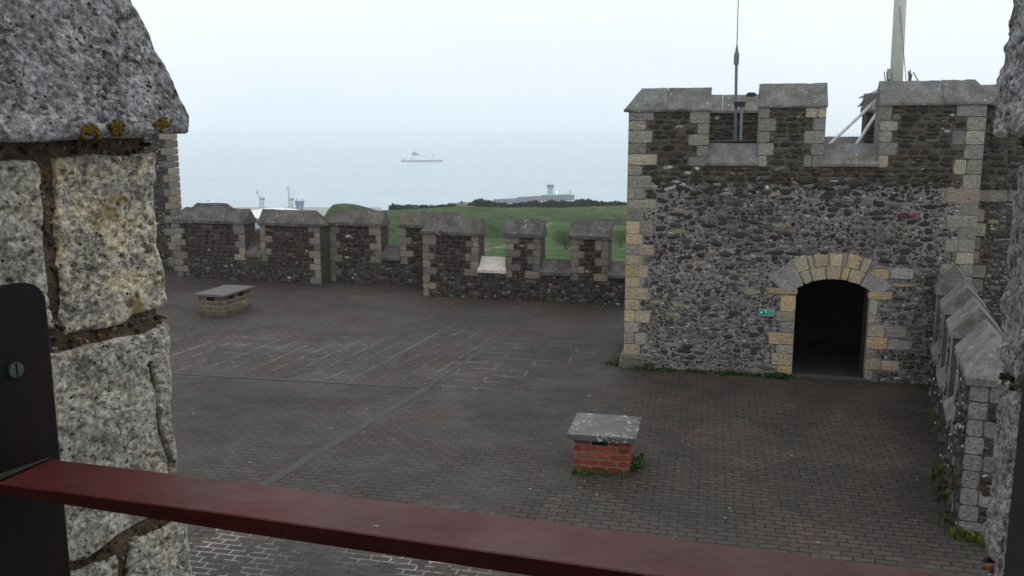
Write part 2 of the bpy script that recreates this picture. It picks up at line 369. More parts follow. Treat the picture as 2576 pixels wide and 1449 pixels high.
def quoins(mb, F, uedge, side, v0, v1, depth, pal, h=(.20, .26), long=(.38, .5), short=(.2, .28), prot=.012, inner=0, palf=None, start=0):
    v = v0; k = start
    while v < v1 - .02:
        hh = rng.uniform(*h)
        if v1 - (v + hh) < .12: hh = v1 - v
        if v1 - (v + hh) < h[0] and v1 - (v + hh) > 0: hh = (v1 - v) / 2
        L = rng.uniform(*(long if k % 2 else short)); p = palf(v) if palf else pal
        u0, u1 = (uedge, uedge + L) if side > 0 else (uedge - L, uedge)
        if L > .36 and rng.random() < .45:
            m = u0 + (u1 - u0) * rng.uniform(.4, .6)
            block(mb, F, u0, m, v, v + hh, -depth, prot, pick(p) * GAIN); block(mb, F, m, u1, v, v + hh, -depth if side < 0 else -.05, prot, pick(p) * GAIN)
        else: block(mb, F, u0, u1, v, v + hh, -depth, prot + rng.uniform(-.003, .004), pick(p) * GAIN)
        v += hh; k += 1
def prism(mb, F, prof, u0, u1, hip0=0., hip1=0., seg=.16, jit=.006):
    n = int((u1 - u0) / .7) if len(prof) > 8 else 1
    if n > 1:
        cut = [u0] + [u0 + (u1 - u0) * (i + rng.uniform(-.18, .18)) / n for i in range(1, n)] + [u1]
        for i in range(n):
            dz = rng.normal(0, .5 * jit + .002); pr = [(w + rng.normal(0, .3 * jit), v + dz) for w, v in prof]
            prism1(mb, F, pr, cut[i] + (.004 if i else 0), cut[i + 1] - (.004 if i < n - 1 else 0), hip0 if i == 0 else 0, hip1 if i == n - 1 else 0, seg, jit)
    else: prism1(mb, F, prof, u0, u1, hip0, hip1, seg, jit)
def prism1(mb, F, prof, u0, u1, hip0, hip1, seg, jit):
    """profile [(w, v)...] swept along u; hips pull the high points in from the ends"""
    prof = np.array(prof, float); n = len(prof); vt = prof[:, 1].max(); vb = sorted(set(np.round(prof[:, 1], 4)))[1]
    k = np.clip((prof[:, 1] - vb) / max(vt - vb, 1e-6), 0, 1)
    m = max(2, int((u1 - u0) / seg)); rows = []
    for i in range(m + 1):
        t = i / m; a = u0 + hip0 * k; b = u1 - hip1 * k
        j = rng.normal(0, jit, (n, 2)); j[prof[:, 1] == prof[:, 1].min()] *= .3
        rows.append(F.p(a + (b - a) * t + (rng.normal(0, jit) if 0 < i < m else 0), prof[:, 1] + j[:, 0], prof[:, 0] + j[:, 1]))
    f = []
    for i in range(m): f += [(i * n + q, (i + 1) * n + q, (i + 1) * n + (q + 1) % n, i * n + (q + 1) % n) for q in range(n)]
    f += [tuple(range(n)), tuple(m * n + q for q in range(n))[::-1]]
    mb.add(np.concatenate(rows), f)
def ridge_profile(w0, w1, v0, lip, rise, sub=3):
    wm = (w0 + w1) / 2; p = [(w1, v0), (w1, v0 + lip)]
    for i in range(1, sub): t = i / sub; p.append((w1 + (wm - w1) * t, v0 + lip + rise * t))
    p.append((wm, v0 + lip + rise))
    for i in range(sub - 1, 0, -1): t = i / sub; p.append((w0 + (wm - w0) * t, v0 + lip + rise * t))
    return p + [(w0, v0 + lip), (w0, v0)]

def parapet(name, label, P, Q, merlons, base_z=0., sill=.83, eave=1.95, thick=.6, lip=.1, rise=.42, over=.05, kinds=('flintp', 'ironp'), pal=ASH_P,
            end_face=None, white_sill=None, mats=None, cope=None, eave_off=None, group=None, left_quoin=True, split=None, sills_beyond=True, endkinds=None):
    F = Fr(P, Q); L = F.L; cope = cope or M_COPE; mort = mats or [M_MORTARP, M_STONE]
    root = thing(name, (F.O[0], F.O[1], base_z), label, 'parapet', group)
    mb = MB(); split = split or sill - .03
    box(mb, F, 0, L, base_z, sill + .02, -thick, 0)
    ends = [(a, b) for a, b in merlons]
    off = eave_off or [0] * len(ends)
    for (a, b), d in zip(ends, off): box(mb, F, a, b, sill + .021, eave + d, -thick, 0)
    G = Fr(F.p(L, 0, 0)[:2], U=-F.N[:2])
    for i, ((a, b), d) in enumerate(zip(ends, off)):
        if i > 0 or left_quoin:
            q = MB(); quoins(q, F, a, 1, base_z if i == 0 else sill - .12, eave + d, thick, pal); q.build('quoins', M_ASHLAR, root)
        if b < L - .02 or end_face:
            q = MB(); quoins(q, F, b, -1, base_z if b > L - .1 else sill - .12, eave + d, thick, pal, start=1); q.build('quoins', M_ASHLAR, root)
        m = MB(); h0 = .33 if i == 0 else 0; h1 = .33 if end_face and i == len(ends) - 1 else 0
        ov = over; a2 = a - (over if i or h0 else 0); b2 = b + over
        prism(m, F, ridge_profile(-thick - ov, ov, eave + d, lip, rise), a2, b2, h0, h1)
        m.build('coping', cope, root)
    rubble(mb, F, .06, L - .02, base_z, split, kinds[0], mat=1)
    for (a, b), d in zip(ends, off): rubble(mb, F, a + .03, b - .03, split, eave + d, kinds[1], mat=1)
    for i in range(len(ends) - 1): rubble(mb, F, ends[i][1], ends[i + 1][0], split, sill, kinds[1], mat=1)
    mb.build('wall', mort, root)
    spans = [(ends[i][1], ends[i + 1][0]) for i in range(len(ends) - 1)]
    if ends[-1][1] < L - .05: spans.append((ends[-1][1], L))
    for i, (a, b) in enumerate(spans):
        m = MB(); prism(m, F, ridge_profile(-thick - .06, .06, sill, lip, rise - .06), a - .03, b + .03 if b < L - .01 else b)
        o = m.build('crenel_sill', M_COPEW if i == white_sill else cope, root)
        if i == white_sill: o['label'] = 'new pale stone sill'
    return root, F

# ------------------------------------------------------------------ the ground: terrace roof, terrain, sea
def brick_mat(name, rot, tint1, tint2, loc=(0, 0, 0)):
    t = NT(name)
    v = t.vec((1, 1, 1), (0, 0, rot), loc)
    wob = t.n('ShaderNodeVectorMath', operation='ADD'); sc = t.n('ShaderNodeVectorMath', operation='SCALE'); sc.inputs['Scale'].default_value = .03
    nn = t.n('ShaderNodeTexNoise'); nn.inputs['Scale'].default_value = 1.6; t.l(t.P(), nn.inputs['Vector'])
    t.l(nn.outputs['Color'], sc.inputs[0]); t.l(v, wob.inputs[0]); t.l(sc.outputs['Vector'], wob.inputs[1])
    b = t.n('ShaderNodeTexBrick'); b.offset = .5
    t.l(wob.outputs['Vector'], b.inputs['Vector'])
    b.inputs['Scale'].default_value = 1; b.inputs['Brick Width'].default_value = .245; b.inputs['Row Height'].default_value = .122
    b.inputs['Mortar Size'].default_value = .013; b.inputs['Mortar Smooth'].default_value = .2
    b.inputs['Color1'].default_value = (.82, .82, .82, 1); b.inputs['Color2'].default_value = (1.2, 1.18, 1.15, 1); b.inputs['Mortar'].default_value = (1, 1, 1, 1)
    zone = t.mix(t.ramp(t.noise(.35, 4, .6), [(.42, 0.), (.6, 1.)]), tint1, tint2)
    red = t.ramp(t.noise(.8, 3, .6, t.vec(loc=(4, 9, 0))), [(.56, 0.), (.7, .4)])
    zone = t.mix(red, zone, (.07, .034, .028))
    c = t.mix(1, zone, b.outputs['Color'], 'MULTIPLY')
    c = t.mix(1, c, t.ramp(t.noise(14, 5, .7), [(.3, .7), (.7, 1.35)]), 'MULTIPLY')
    def spots(lst, lo, hi):
        acc = None
        for cx_, cy_, r0 in lst:
            dn = t.n('ShaderNodeVectorMath', operation='DISTANCE'); t.l(t.P(), dn.inputs[0]); dn.inputs[1].default_value = (cx_, cy_, 0)
            m_ = t.math('MULTIPLY', t.ramp(t.math('DIVIDE', dn.outputs['Value'], r0), [(.45, 1.), (1., 0.)]), t.ramp(t.noise(2.6, 4, .7, t.vec(loc=(cx_, 2, 1))), [(lo, 0.), (hi, 1.)]))
            acc = m_ if acc is None else t.math('MAXIMUM', acc, m_)
        return acc
    lime = spots(((-4.2, 9.6, 2.0), (-1.0, 10.3, 1.4)), .46, .54)
    far = spots(((-.4, 18.4, 2.2), (.9, 20.2, 1.8), (-7.2, 20.0, 3.0), (-4.4, 19.6, 2.6), (-1.4, 20.8, 2.4)), .44, .58)
    b2 = t.n('ShaderNodeTexBrick'); b2.offset = .5; t.l(wob.outputs['Vector'], b2.inputs['Vector'])
    b2.inputs['Scale'].default_value = 1; b2.inputs['Brick Width'].default_value = 1.47; b2.inputs['Row Height'].default_value = .488; b2.inputs['Mortar Size'].default_value = .016; b2.inputs['Mortar Smooth'].default_value = .1
    jc = t.mix(lime, (.010, .009, .008), (.27, .26, .245))
    jf = t.math('MULTIPLY', b.outputs['Fac'], t.ramp(t.noise(1.7, 4, .7), [(.3, .45), (.55, 1.)]))
    c = t.mix(jf, c, jc)
    c = t.mix(t.math('MULTIPLY', t.math('MULTIPLY', far, b2.outputs['Fac']), .5), c, (.30, .285, .27))
    c = t.mix(1, c, t.ramp(t.voro(.55, 'Color'), [(.2, .82), (.8, 1.18)]), 'MULTIPLY')
    sp = t.math('MULTIPLY', t.ramp(t.voro(4.2), [(.05, 1.), (.09, 0.)]), t.ramp(t.noise(1.1, 3, .6, t.vec(loc=(8, 1, 2))), [(.5, 0.), (.62, 1.)]))
    c = t.mix(t.math('MULTIPLY', sp, .8), c, (.4, .39, .37))
    sp2 = t.math('MULTIPLY', t.ramp(t.voro(11, vec=t.vec((1, .5, 1), (0, 0, rot))), [(.05, 1.), (.09, 0.)]), t.ramp(t.noise(.5, 3, .6, t.vec(loc=(2, 6, 2))), [(.45, 0.), (.6, 1.)]))
    c = t.mix(t.math('MULTIPLY', sp2, .6), c, (.3, .3, .28))
    h = t.math('SUBTRACT', t.math('MULTIPLY', t.noise(25, 4), .25), b.outputs['Fac'])
    return t.done(c, t.ramp(t.noise(.7, 5, .65), [(.35, .56), (.62, .78)]), t.bump(h, .008, .8), .35)
M_BR = brick_mat('brick_paving', R(12.6), (.039, .0315, .027), (.049, .037, .031))
M_BL = brick_mat('brick_paving_turned', R(-72), (.047, .038, .040), (.060, .040, .035), (2, 5, 0))
def strip_quad(mb, a, b, hw, z, mat=0):
    a = np.array(a); b = np.array(b); d = (b - a) / np.hypot(*(b - a)); n = np.array([-d[1], d[0]]) * hw
    mb.add([(*(a - n), z), (*(b - n), z), (*(b + n), z), (*(a + n), z)], [(0, 1, 2, 3)], mat=mat)
X0 = (-1.7, 17.17); L1a = (-3.5, 12.39); L1b = (1.55, 27.3); L2a = (-13.5, 19.45)
def ext(a, b, t): return (a[0] + (b[0] - a[0]) * t, a[1] + (b[1] - a[1]) * t)
L1s = ext(X0, L1a, 2.35)
fl = MB()
fl.add([(*L1s, 0), (14, L1s[1], 0), (14, 34, 0), (3.9, 34, 0), (*L1b, 0), (*X0, 0)], [(0, 1, 2, 3, 4, 5)])
fl.add([(*L1s, 0), (*X0, 0), (*L2a, 0), (-13.5, L1s[1], 0)], [(0, 1, 2, 3)])
fl.add([(*X0, 0), (*L1b, 0), (3.9, 34, 0), (-13.5, 34, 0), (*L2a, 0)], [(0, 1, 2, 3, 4)], mat=1)
tag(fl.build('terrace_floor', [M_BR, M_BL]), kind='structure')
M_DRAIN = plain('drain_stone', (.046, .039, .036), .65, 6, .3)
dr = MB(); strip_quad(dr, L1s, X0, .085, .004); strip_quad(dr, X0, L1b, .04, .004); strip_quad(dr, ext(X0, L2a, .011), L2a, .07, .006)
tag(dr.build('drain_channel', M_DRAIN), kind='structure')
rm = MB(); wbox(rm, -14.2, 13.8, L1s[1] - .2, 35, -30, -.02)
tag(rm.build('castle_keep', M_MORTAR), 'broad flint stone keep carrying the brick paved roof terrace', 'castle')

SEA = -135.
t = NT('sea_water')
vv = t.vec((.010, .03, 1)); 
w1 = t.noise(1.2, 6, .65, vv); w2 = t.noise(1, 4, .6, t.vec((.05, .14, 1)))
cap = t.math('MULTIPLY', t.ramp(t.noise(1, 5, .62, t.vec((.016, .05, 1), loc=(3, 1, 0))), [(.625, 0.), (.66, 1.)]), t.ramp(t.noise(1, 2, .5, t.vec((.002, .003, 1))), [(.4, .1), (.6, 1.)]))
c = t.mix(t.ramp(t.noise(1, 4, .6, t.vec((.0012, .004, 1))), [(.35, 0.), (.65, 1.)]), (.35, .46, .53), (.45, .55, .61))
c = t.mix(t.ramp(w1, [(.4, 0.), (.58, .7)]), c, (.24, .33, .39))
c = t.mix(cap, c, (.9, .92, .93))
m = t.done(c, .30, t.bump(t.math('ADD', w1, t.math('MULTIPLY', w2, .5)), 1.2, .6), .5)
seaR = 24000
mb = MB(); na = 96
ring = [(seaR * math.cos(2 * math.pi * i / na), seaR * math.sin(2 * math.pi * i / na), SEA) for i in range(na)]
mb.add([(0, 0, SEA)] + ring, [(0, 1 + i, 1 + (i + 1) % na) for i in range(na)])
tag(mb.build('sea', m), kind='structure')

# castle grounds running out to the cliff edge
def cliff_edge(r): return np.interp(r, [-.6, -.34, -.27, -.22, -.19, -.15, -.09, -.05, 0, .2, .5], [200, 235, 262, 300, 345, 395, 436, 448, 455, 462, 470])
def ditch(x, y): return (y - 285) * .62 - (x + 8) * .78 + 5 * np.sin(x / 14.)
def ground_z(x, y):
    z = -20 - 10.5 * np.clip((y - 180) / 250, -.4, 1.1)
    z = z + fbm(np.stack([x / 60, y / 60, x * 0], -1), 3, 3) * .8
    z = z + 6.2 * np.exp(-(((x + 63) / 14) ** 2 + ((y - 330) / 20) ** 2))                      # mound near the cliff
    z = z + 3.2 * np.exp(-((y - 392 - .25 * x) / 18) ** 2) * np.clip((x + 70) / 40, 0, 1) * .55
    # curved bank with a path on its crest
    cr = np.array([(-10, 165), (-6.2, 185), (-2.3, 208), (6, 250), (12.5, 283), (20, 312), (34, 335), (60, 350)], float)
    d = np.full(x.shape, 1e9); sgn = np.zeros(x.shape)
    for (ax, ay), (bx, by) in zip(cr[:-1], cr[1:]):
        tt = np.clip(((x - ax) * (bx - ax) + (y - ay) * (by - ay)) / ((bx - ax) ** 2 + (by - ay) ** 2), 0, 1)
        px, py = ax + tt * (bx - ax), ay + tt * (by - ay); dd = np.hypot(x - px, y - py)
        s = np.sign((bx - ax) * (y - ay) - (by - ay) * (x - ax)); upd = dd < d; d = np.where(upd, dd, d); sgn = np.where(upd, s, sgn)
    z = z + np.where(sgn > 0, -3.4 * np.clip(d / 9, 0, 1) ** 1.2 * np.exp(-(np.maximum(d - 9, 0) / 22) ** 2), 0) + 1.0 * np.exp(-(d / 6) ** 2)
    z = z - 3.0 * np.exp(-((x + 26 - (y - 260) * .1) / 9) ** 2) * np.exp(-((y - 285) / 45) ** 2)
    z = z + 2.2 * np.exp(-((x + 30) / 22) ** 2 - ((y - 245) / 22) ** 2)
    z = z - 3.2 * np.exp(-(ditch(x, y) / 7) ** 2) + 1.6 * np.exp(-((ditch(x, y) - 15) / 7) ** 2)
    z = z + .45 * fbm(np.stack([x / 9, y / 12, x * 0], -1), 3, 21)
    return z, d, sgn
xs = np.arange(-190, 200, 2.2); rs = np.linspace(0, 1, 175)
XX = []; YY = []
rr = np.linspace(-.62, .55, 250)
mb = MB(); grid = []; cols = []
for k, q in enumerate(rs):
    y = 40 + (cliff_edge(rr) - 40) * q; grid.append(np.stack([rr * y, y, rr * 0], -1))
G_ = np.stack(grid); zz, dd, sg = ground_z(G_[..., 0], G_[..., 1]); G_[..., 2] = zz
nA, nB = G_.shape[:2]
last = G_[-1].copy(); l2 = last.copy(); l2[:, 1] += 14; l2[:, 2] -= 28; l3 = last.copy(); l3[:, 1] += 34; l3[:, 2] = SEA - .5
G_ = np.concatenate([G_, l2[None], l3[None]]); nA += 2
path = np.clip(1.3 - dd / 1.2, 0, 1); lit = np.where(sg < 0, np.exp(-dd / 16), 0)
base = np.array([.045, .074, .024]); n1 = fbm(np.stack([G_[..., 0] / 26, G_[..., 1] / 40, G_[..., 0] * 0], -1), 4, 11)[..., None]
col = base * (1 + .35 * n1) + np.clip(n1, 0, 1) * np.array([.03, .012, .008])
col[:-2] = col[:-2] * (1 - lit[..., None] * .8) + lit[..., None] * .8 * np.array([.05, .12, .03])  # lit side of the bank put into the grass colour as brighter green
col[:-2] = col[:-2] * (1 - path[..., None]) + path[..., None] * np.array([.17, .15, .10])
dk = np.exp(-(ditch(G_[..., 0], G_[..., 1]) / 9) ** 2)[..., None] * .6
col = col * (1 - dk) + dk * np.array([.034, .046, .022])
col[-2:] = (.3, .29, .27)
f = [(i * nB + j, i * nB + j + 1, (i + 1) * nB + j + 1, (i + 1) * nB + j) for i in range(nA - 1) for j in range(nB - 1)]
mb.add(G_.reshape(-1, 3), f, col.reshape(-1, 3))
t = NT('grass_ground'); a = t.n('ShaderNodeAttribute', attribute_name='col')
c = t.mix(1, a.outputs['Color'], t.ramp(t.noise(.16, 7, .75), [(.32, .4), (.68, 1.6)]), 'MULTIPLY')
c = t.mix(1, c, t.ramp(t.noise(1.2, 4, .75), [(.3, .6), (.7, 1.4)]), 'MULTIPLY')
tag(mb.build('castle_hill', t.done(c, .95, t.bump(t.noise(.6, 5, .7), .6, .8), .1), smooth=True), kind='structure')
def gz(x, y): return float(ground_z(np.array([float(x)]), np.array([float(y)]))[0][0])

# ------------------------------------------------------------------ distant shrubs, hedge, walls
M_HEDGE = plain('dark_scrub', (.03, .034, .026), .95, 1.5, .5)
M_TWIG = plain('bare_twigs', (.05, .042, .04), .95, 2, .3)
M_TWIGG = plain('green_twigs', (.075, .088, .036), .95, 2, .3)
mb = MB()
def clump(mb, c, r, n, s, flat=1.):
    for _ in range(n):
        d = rng.normal(0, 1, 3); d /= np.linalg.norm(d); p = np.array(c) + d * r * rng.uniform(.3, 1) * np.array([1, 1, flat]); p[2] = max(p[2], c[2] - r * .6)
        a = rng.normal(0, 1, 3) * s; b = rng.normal(0, 1, 3) * s; mb.add([p - a, p + b, p + a, p - b], [(0, 1, 2, 3)])
for r_ in np.arange(-.135, .17, .0022):
    e = cliff_edge(r_) - 3; h = 1.5 + 1.1 * fbm(np.array([[r_ * 60, 0, 0]]), 3, 5)[0] + (1.4 if -.06 < r_ < .16 else 0)
    z = gz(r_ * e, e); clump(mb, (r_ * e, e, z + h * .4), max(h, 1.6) * .62, 60, .5); wbox(mb, r_ * e - .7, r_ * e + .7, e - .4, e + .5, z - .5, z + max(h, 1.2) * .62)
for _ in range(22):
    r_ = rng.uniform(-.02, .16); e = cliff_edge(r_) - rng.uniform(4, 16); clump(mb, (r_ * e, e, gz(r_ * e, e) + .5), rng.uniform(.6, 1.4), 14, .4)
tag(mb.build('cliff_scrub', M_HEDGE), 'dark scrub growing in a band along the cliff edge', 'scrub', kind='stuff')

def bare_shrub(x, y, h, wd, label, n=260, mat=None, r=.03):
    z = gz(x, y); root = thing('bare_shrub', (x, y, z), label, 'shrub', 'bare shrubs beyond the parapets')
    tr = MB()
    for _ in range(5): tube(tr, (x, y, z - .2), (x + rng.normal(0, wd * .2), y + rng.normal(0, wd * .2), z + h * .5), .12, .06, 5)
    tr.build('stems', mat or M_TWIG, root); tw = MB()
    for _ in range(n):
        p = np.array([x, y, z + h * .15]) + rng.normal(0, 1, 3) * np.array([wd * .26, wd * .26, 0]) + np.array([0, 0, rng.uniform(0, h * .6)])
        q = p + np.array([rng.normal(0, wd * .12), rng.normal(0, wd * .12), rng.uniform(.15, .4) * h])
        tube(tw, p, q, r, r * .4, 3, cap=False)
    tw.build('twigs', mat or M_TWIG, root)['kind'] = 'stuff'
bare_shrub(12.5, 204, 5.0, 6.2, 'spreading olive bare shrub on grass, seen between two merlons left of the tower', 620, M_TWIGG)
bare_shrub(26.5, 215, 4.6, 5.0, 'small bare shrub on grass just left of the tower, beyond the last crenel', 350, M_TWIGG)
bare_shrub(-62.5, 222, 3.0, 7.5, 'grey purple bare thicket filling the bottom of the leftmost crenel', 1200, M_TWIG, .04)

M_FLINTW = plain('far_wall_stone', (.10, .095, .09), .95, .8, .4)
mb = MB()
pts = [(20, 293), (27, 295), (33, 297), (39, 299), (50, 301), (62, 303)]
for (ax, ay), (bx, by) in zip(pts[:-1], pts[1:]):
    F = Fr((ax, ay), (bx, by)); z0 = min(gz(ax, ay), gz(bx, by)); box(mb, F, 0, F.L + .05, z0 - .5, z0 + 2.1, -.5, 0); box(mb, F, 0, F.L + .05, z0 + 2.101, z0 + 2.3, -.6, .1)
tag(mb.build('field_wall', M_FLINTW, loc=(20, 293, gz(20, 293))), 'low grey stone wall crossing the grass beside the tower', 'wall')

M_POST = plain('weathered_timber', (.06, .055, .05), .9, 3, .3)
fr = thing('post_fence', (-43.9, 315, gz(-43.9, 315)), 'line of thin dark posts crossing the green bank', 'fence')
for k in range(9):
    x, y = -45.2 + k * .95, 311 + k * 3.6; z = gz(x, y); mb = MB(); tube(mb, (x, y, z - .2), (x, y, z + 1.35), .09, .07, 6); mb.build('post', M_POST, fr)
mb = MB()
for k in range(8):
    x, y = -45.2 + k * .95, 311 + k * 3.6; x2, y2 = x + .95, y + 3.6
    for h in (.5, 1.1): tube(mb, (x, y, gz(x, y) + h), (x2, y2, gz(x2, y2) + h), .015, .015, 4)
mb.build('wire', M_POST, fr)

# bunker, cars
M_CONC = plain('old_concrete', (.22, .19, .17), .95, 1, .3)
bx, by = -31, 440; z = gz(bx, by)
mb = MB(); F = Fr((bx, by), U=(1, .05)); 
prism(mb, F, [(0, z - .5), (0, z + 1.5), (-.4, z + 1.9), (-4, z + 1.9), (-4, z - .5)], 0, 9, .3, .3); prism(mb, F, [(.5, z - .5), (.5, z + .7), (.3, z + .8), (.02, z + .8), (.02, z - .5)], 2, 12, 0, 0)
tag(mb.build('gun_emplacement', M_CONC, loc=(bx, by, z)), 'low pinkish concrete emplacement half sunk in the grass near the cliff edge', 'bunker')
M_CARB = plain('car_paint', (.012, .014, .02), .35, 2, .1); M_CARR = plain('car_roof_paint', (.25, .12, .10), .4, 2, .1); M_TYRE = plain('tyre_rubber', (.02, .02, .02), .9); M_GLASSD = plain('dark_glass', (.02, .025, .03), .15)
def car(x, y, ang, label, roofm, L=4.7, H=1.75):
    z = gz(x, y); root = thing('parked_car', (x, y, z), label, 'car', 'vehicles parked by the cliff edge'); F = Fr((x, y), U=(math.cos(ang), math.sin(ang)), z=z)
    b = MB(); h = L / 2
    prof = [(-h, .35), (-h, .95), (-h + .1, 1.05), (h - 1.3, 1.05), (h - .1, .95), (h, .8), (h, .35)]
    v = [F.p(u, q, w) for w in (.88, -.88) for u, q in prof]; n = len(prof)
    b.add(np.array(v), [tuple(range(n))[::-1], tuple(range(n, 2 * n))] + [(i, (i + 1) % n, n + (i + 1) % n, n + i) for i in range(n)]); b.build('body', M_CARB, root)
    c_ = MB(); prof = [(-h + .15, 1.06), (-h + .4, H - .08), (h - 1.9, H - .08), (h - 1.35, 1.06)]
    v = [F.p(u, q, w) for w in (.78, -.78) for u, q in prof]; n = 4
    c_.add(np.array(v), [(3, 2, 1, 0), (4, 5, 6, 7)] + [(i, (i + 1) % n, n + (i + 1) % n, n + i) for i in range(n)]); c_.build('window', M_GLASSD, root)
    r_ = MB(); box(r_, F, -h + .36, h - 1.86, H - .075, H, -.8, .8); r_.build('roof', roofm, root)
    for u in (-h + .85, h - .85):
        for w in (.72, -.9):
            w_ = MB(); tube(w_, F.p(u, .34, w), F.p(u, .34, w + .2), .34, .34, 12); w_.build('wheel', M_TYRE, root)
car(-46.0, 412, .06, 'dark estate car parked on the grass, left of the two vehicles', M_CARB)
car(-36.4, 414, .1, 'dark vehicle with a reddish roof parked on the grass, right of the two vehicles', M_CARR, 3.9, 2.0)

# ------------------------------------------------------------------ harbour and sea
M_QUAY = plain('quay_concrete', (.27, .26, .255), .9, .05, .2)
M_WHITE = plain('white_cladding', (.78, .77, .74), .7, .1, .06)
M_BLUEW = plain('blue_cladding', (.25, .31, .42), .7, .1, .1)
M_CRANE = plain('crane_steel', (.26, .31, .33), .6, .2, .15)
M_BLUE = plain('blue_steel', (.05, .10, .24), .5, .2, .15)
mb = MB(); wbox(mb, -640, -300, 1250, 1700, SEA - 2, SEA + 2.5); wbox(mb, -420, -250, 1500, 1700, SEA - 2, SEA + 2.4)
tag(mb.build('quay', M_QUAY), kind='structure')
# terminal shed with a low curved roof
sx0, sx1, sy0, sy1 = -440, -325, 1270, 1440
sh = thing('terminal_shed', (sx0, sy0, SEA + 2.5), 'large white roofed harbour shed with pale blue walls below the left crenel', 'shed')
mb = MB(); wbox(mb, sx0, sx1, sy0, sy1, SEA + 2.5, SEA + 14); mb.build('wall', M_BLUEW, sh)
mb = MB(); n = 12; rows = []
for y in np.linspace(sy0 - 2, sy1 + 2, 8):
    rows.append([(sx0 - 2 + (sx1 - sx0 + 4) * i / n, y, SEA + 14 + 9 * math.sin(math.pi * i / n)) for i in range(n + 1)])
k = n + 1; A = np.array(rows).reshape(-1, 3); A2 = A - np.array([0, 0, .8])
f = [(i * k + j, i * k + j + 1, (i + 1) * k + j + 1, (i + 1) * k + j) for i in range(7) for j in range(n)]
mb.add(A, f); mb.add(A2, [q[::-1] for q in f]); mb.add(np.vstack([A[:k], A2[:k]]), [(j + k, j + k + 1, j + 1, j) for j in range(n)])
for i in (1, 3, 5): # roof joints
    for j in range(n): tube(mb, A[i * k + j] + [0, 0, .2], A[i * k + j + 1] + [0, 0, .2], .35, .35, 4)
mb.build('roof', M_WHITE, sh)
def crane(x, y, tipx, tipz, label):
    z = SEA + 2.5; root = thing('harbour_crane', (x, y, z), label, 'crane', 'harbour cranes')
    b = MB()
    for dx in (-4, 4):
        for dy in (-4, 4): tube(b, (x + dx, y + dy, z), (x + dx * .6, y + dy * .6, z + 16), .55, .5, 6)
    for h in (6, 12): 
        for s in (-1, 1): tube(b, (x - 4 + h * .1, y + s * 3.2, z + h), (x + 4 - h * .1, y + s * 3.2, z + h), .35, .35, 4); tube(b, (x - 3.5, y + s * 3.2, z + h - 5), (x + 3, y + s * 3.2, z + h), .3, .3, 4)
    b.build('portal', M_CRANE, root)
    c_ = MB(); wbox(c_, x - 3, x + 6, y - 3, y + 3, z + 16, z + 21); wbox(c_, x - 1, x + 2, y - 3.4, y - 3.05, z + 17, z + 20); c_.build('cab', M_CRANE, root)
    j = MB(); T = np.array([tipx, y, tipz]); B = np.array([x - 2.5, y, z + 18])
    for d in (-.8, .8): tube(j, B + [d, 0, 0], T + [d * .5, 0, 0], .55, .4, 5)
    for i in range(14): a_, b_ = B + (T - B) * i / 14, B + (T - B) * (i + 1) / 14; tube(j, a_ + [-.8, 0, 0], b_ + [.7, 0, 0], .25, .25, 4)
    wbox(j, tipx - 1.6, tipx + 1.8, y - 1, y + 1, tipz - 2.5, tipz); tube(j, (tipx, y, tipz), (tipx, y, tipz + 3), .5, .3, 5)
    j.build('jib', M_CRANE, root)
    c2 = MB(); tube(c2, (tipx + 1, y, tipz), (x + 5, y, z + 21), .22, .22, 4); c2.build('cable', M_CRANE, root)
def zat(ypx, Y): return EYE + Y * math.tan(math.atan((724.5 - ypx) / 2231) - R(9.83))
crane(-468, 1660, -468 - 8, zat(482, 1660), 'thin grey harbour crane with raised jib, the shorter one on the left')
crane(-410, 1645, -410 - 4, zat(471, 1645), 'taller grey harbour crane with raised jib beside the blue gantry')
x, y, z = -392, 1640, SEA + 2.5
g = thing('link_span_gantry', (x, y, z), 'blue flared harbour gantry with a white lens shaped canopy on top', 'gantry')
mb = MB()
for s in (-1, 1):
    pr = [(s * 2.2, 0), (s * 5, 0), (s * 8.5, 16.5), (s * 1.5, 16.5), (s * .6, 11)]
    v = [(x + a_, y + w, z + b_) for w in (-4, 4) for a_, b_ in pr]
    f = [(0, 1, 2, 3, 4), (9, 8, 7, 6, 5)] + [(i, 5 + i, 5 + (i + 1) % 5, (i + 1) % 5) for i in range(5)]; mb.add(v, f)
wbox(mb, x - 1.6, x + 1.6, y - 3.9, y + 3.9, z + 11.1, z + 16)
mb.build('frame', M_BLUE, g)
for s in (-5.5, 5.5): mb = MB(); tube(mb, (x + s, y, z + 16.5), (x + s, y, z + 21.5), .5, .5, 6); mb.build('canopy_post', M_BLUE, g)
mb = MB(); n = 16; vs = []
for i in range(n + 1):
    u = -1 + 2 * i / n; hgt = 1.3 * (1 - u * u)
    for w in (-5, 5): vs += [(x + u * 8, y + w, z + 22 - hgt * .3), (x + u * 8, y + w, z + 22.2 + hgt)]
f = []
for i in range(n):
    q = i * 4; f += [(q + 1, q + 5, q + 7, q + 3), (q, q + 2, q + 6, q + 4), (q, q + 4, q + 5, q + 1), (q + 2, q + 3, q + 7, q + 6)]
mb.add(vs, f); mb.build('canopy', M_WHITE, g)
def lamp(x, y, ztop, label):
    root = thing('mast_light', (x, y, SEA + 2.5), label, 'mast light', 'tall harbour lamp masts'); mb = MB(); tube(mb, (x, y, SEA + 2.5), (x, y, ztop), .5, .3, 6); mb.build('mast', M_CRANE, root)
    mb = MB(); wbox(mb, x - 3, x + 3, y - .8, y + .8, ztop, ztop + .9); mb.build('lamp_head', M_CRANE, root)
lamp(-503, 1470, zat(505, 1470), 'tall thin harbour lamp mast, the left and taller of two')
lamp(-488, 1480, zat(522, 1480), 'short looking harbour lamp mast, the right and lower of two')
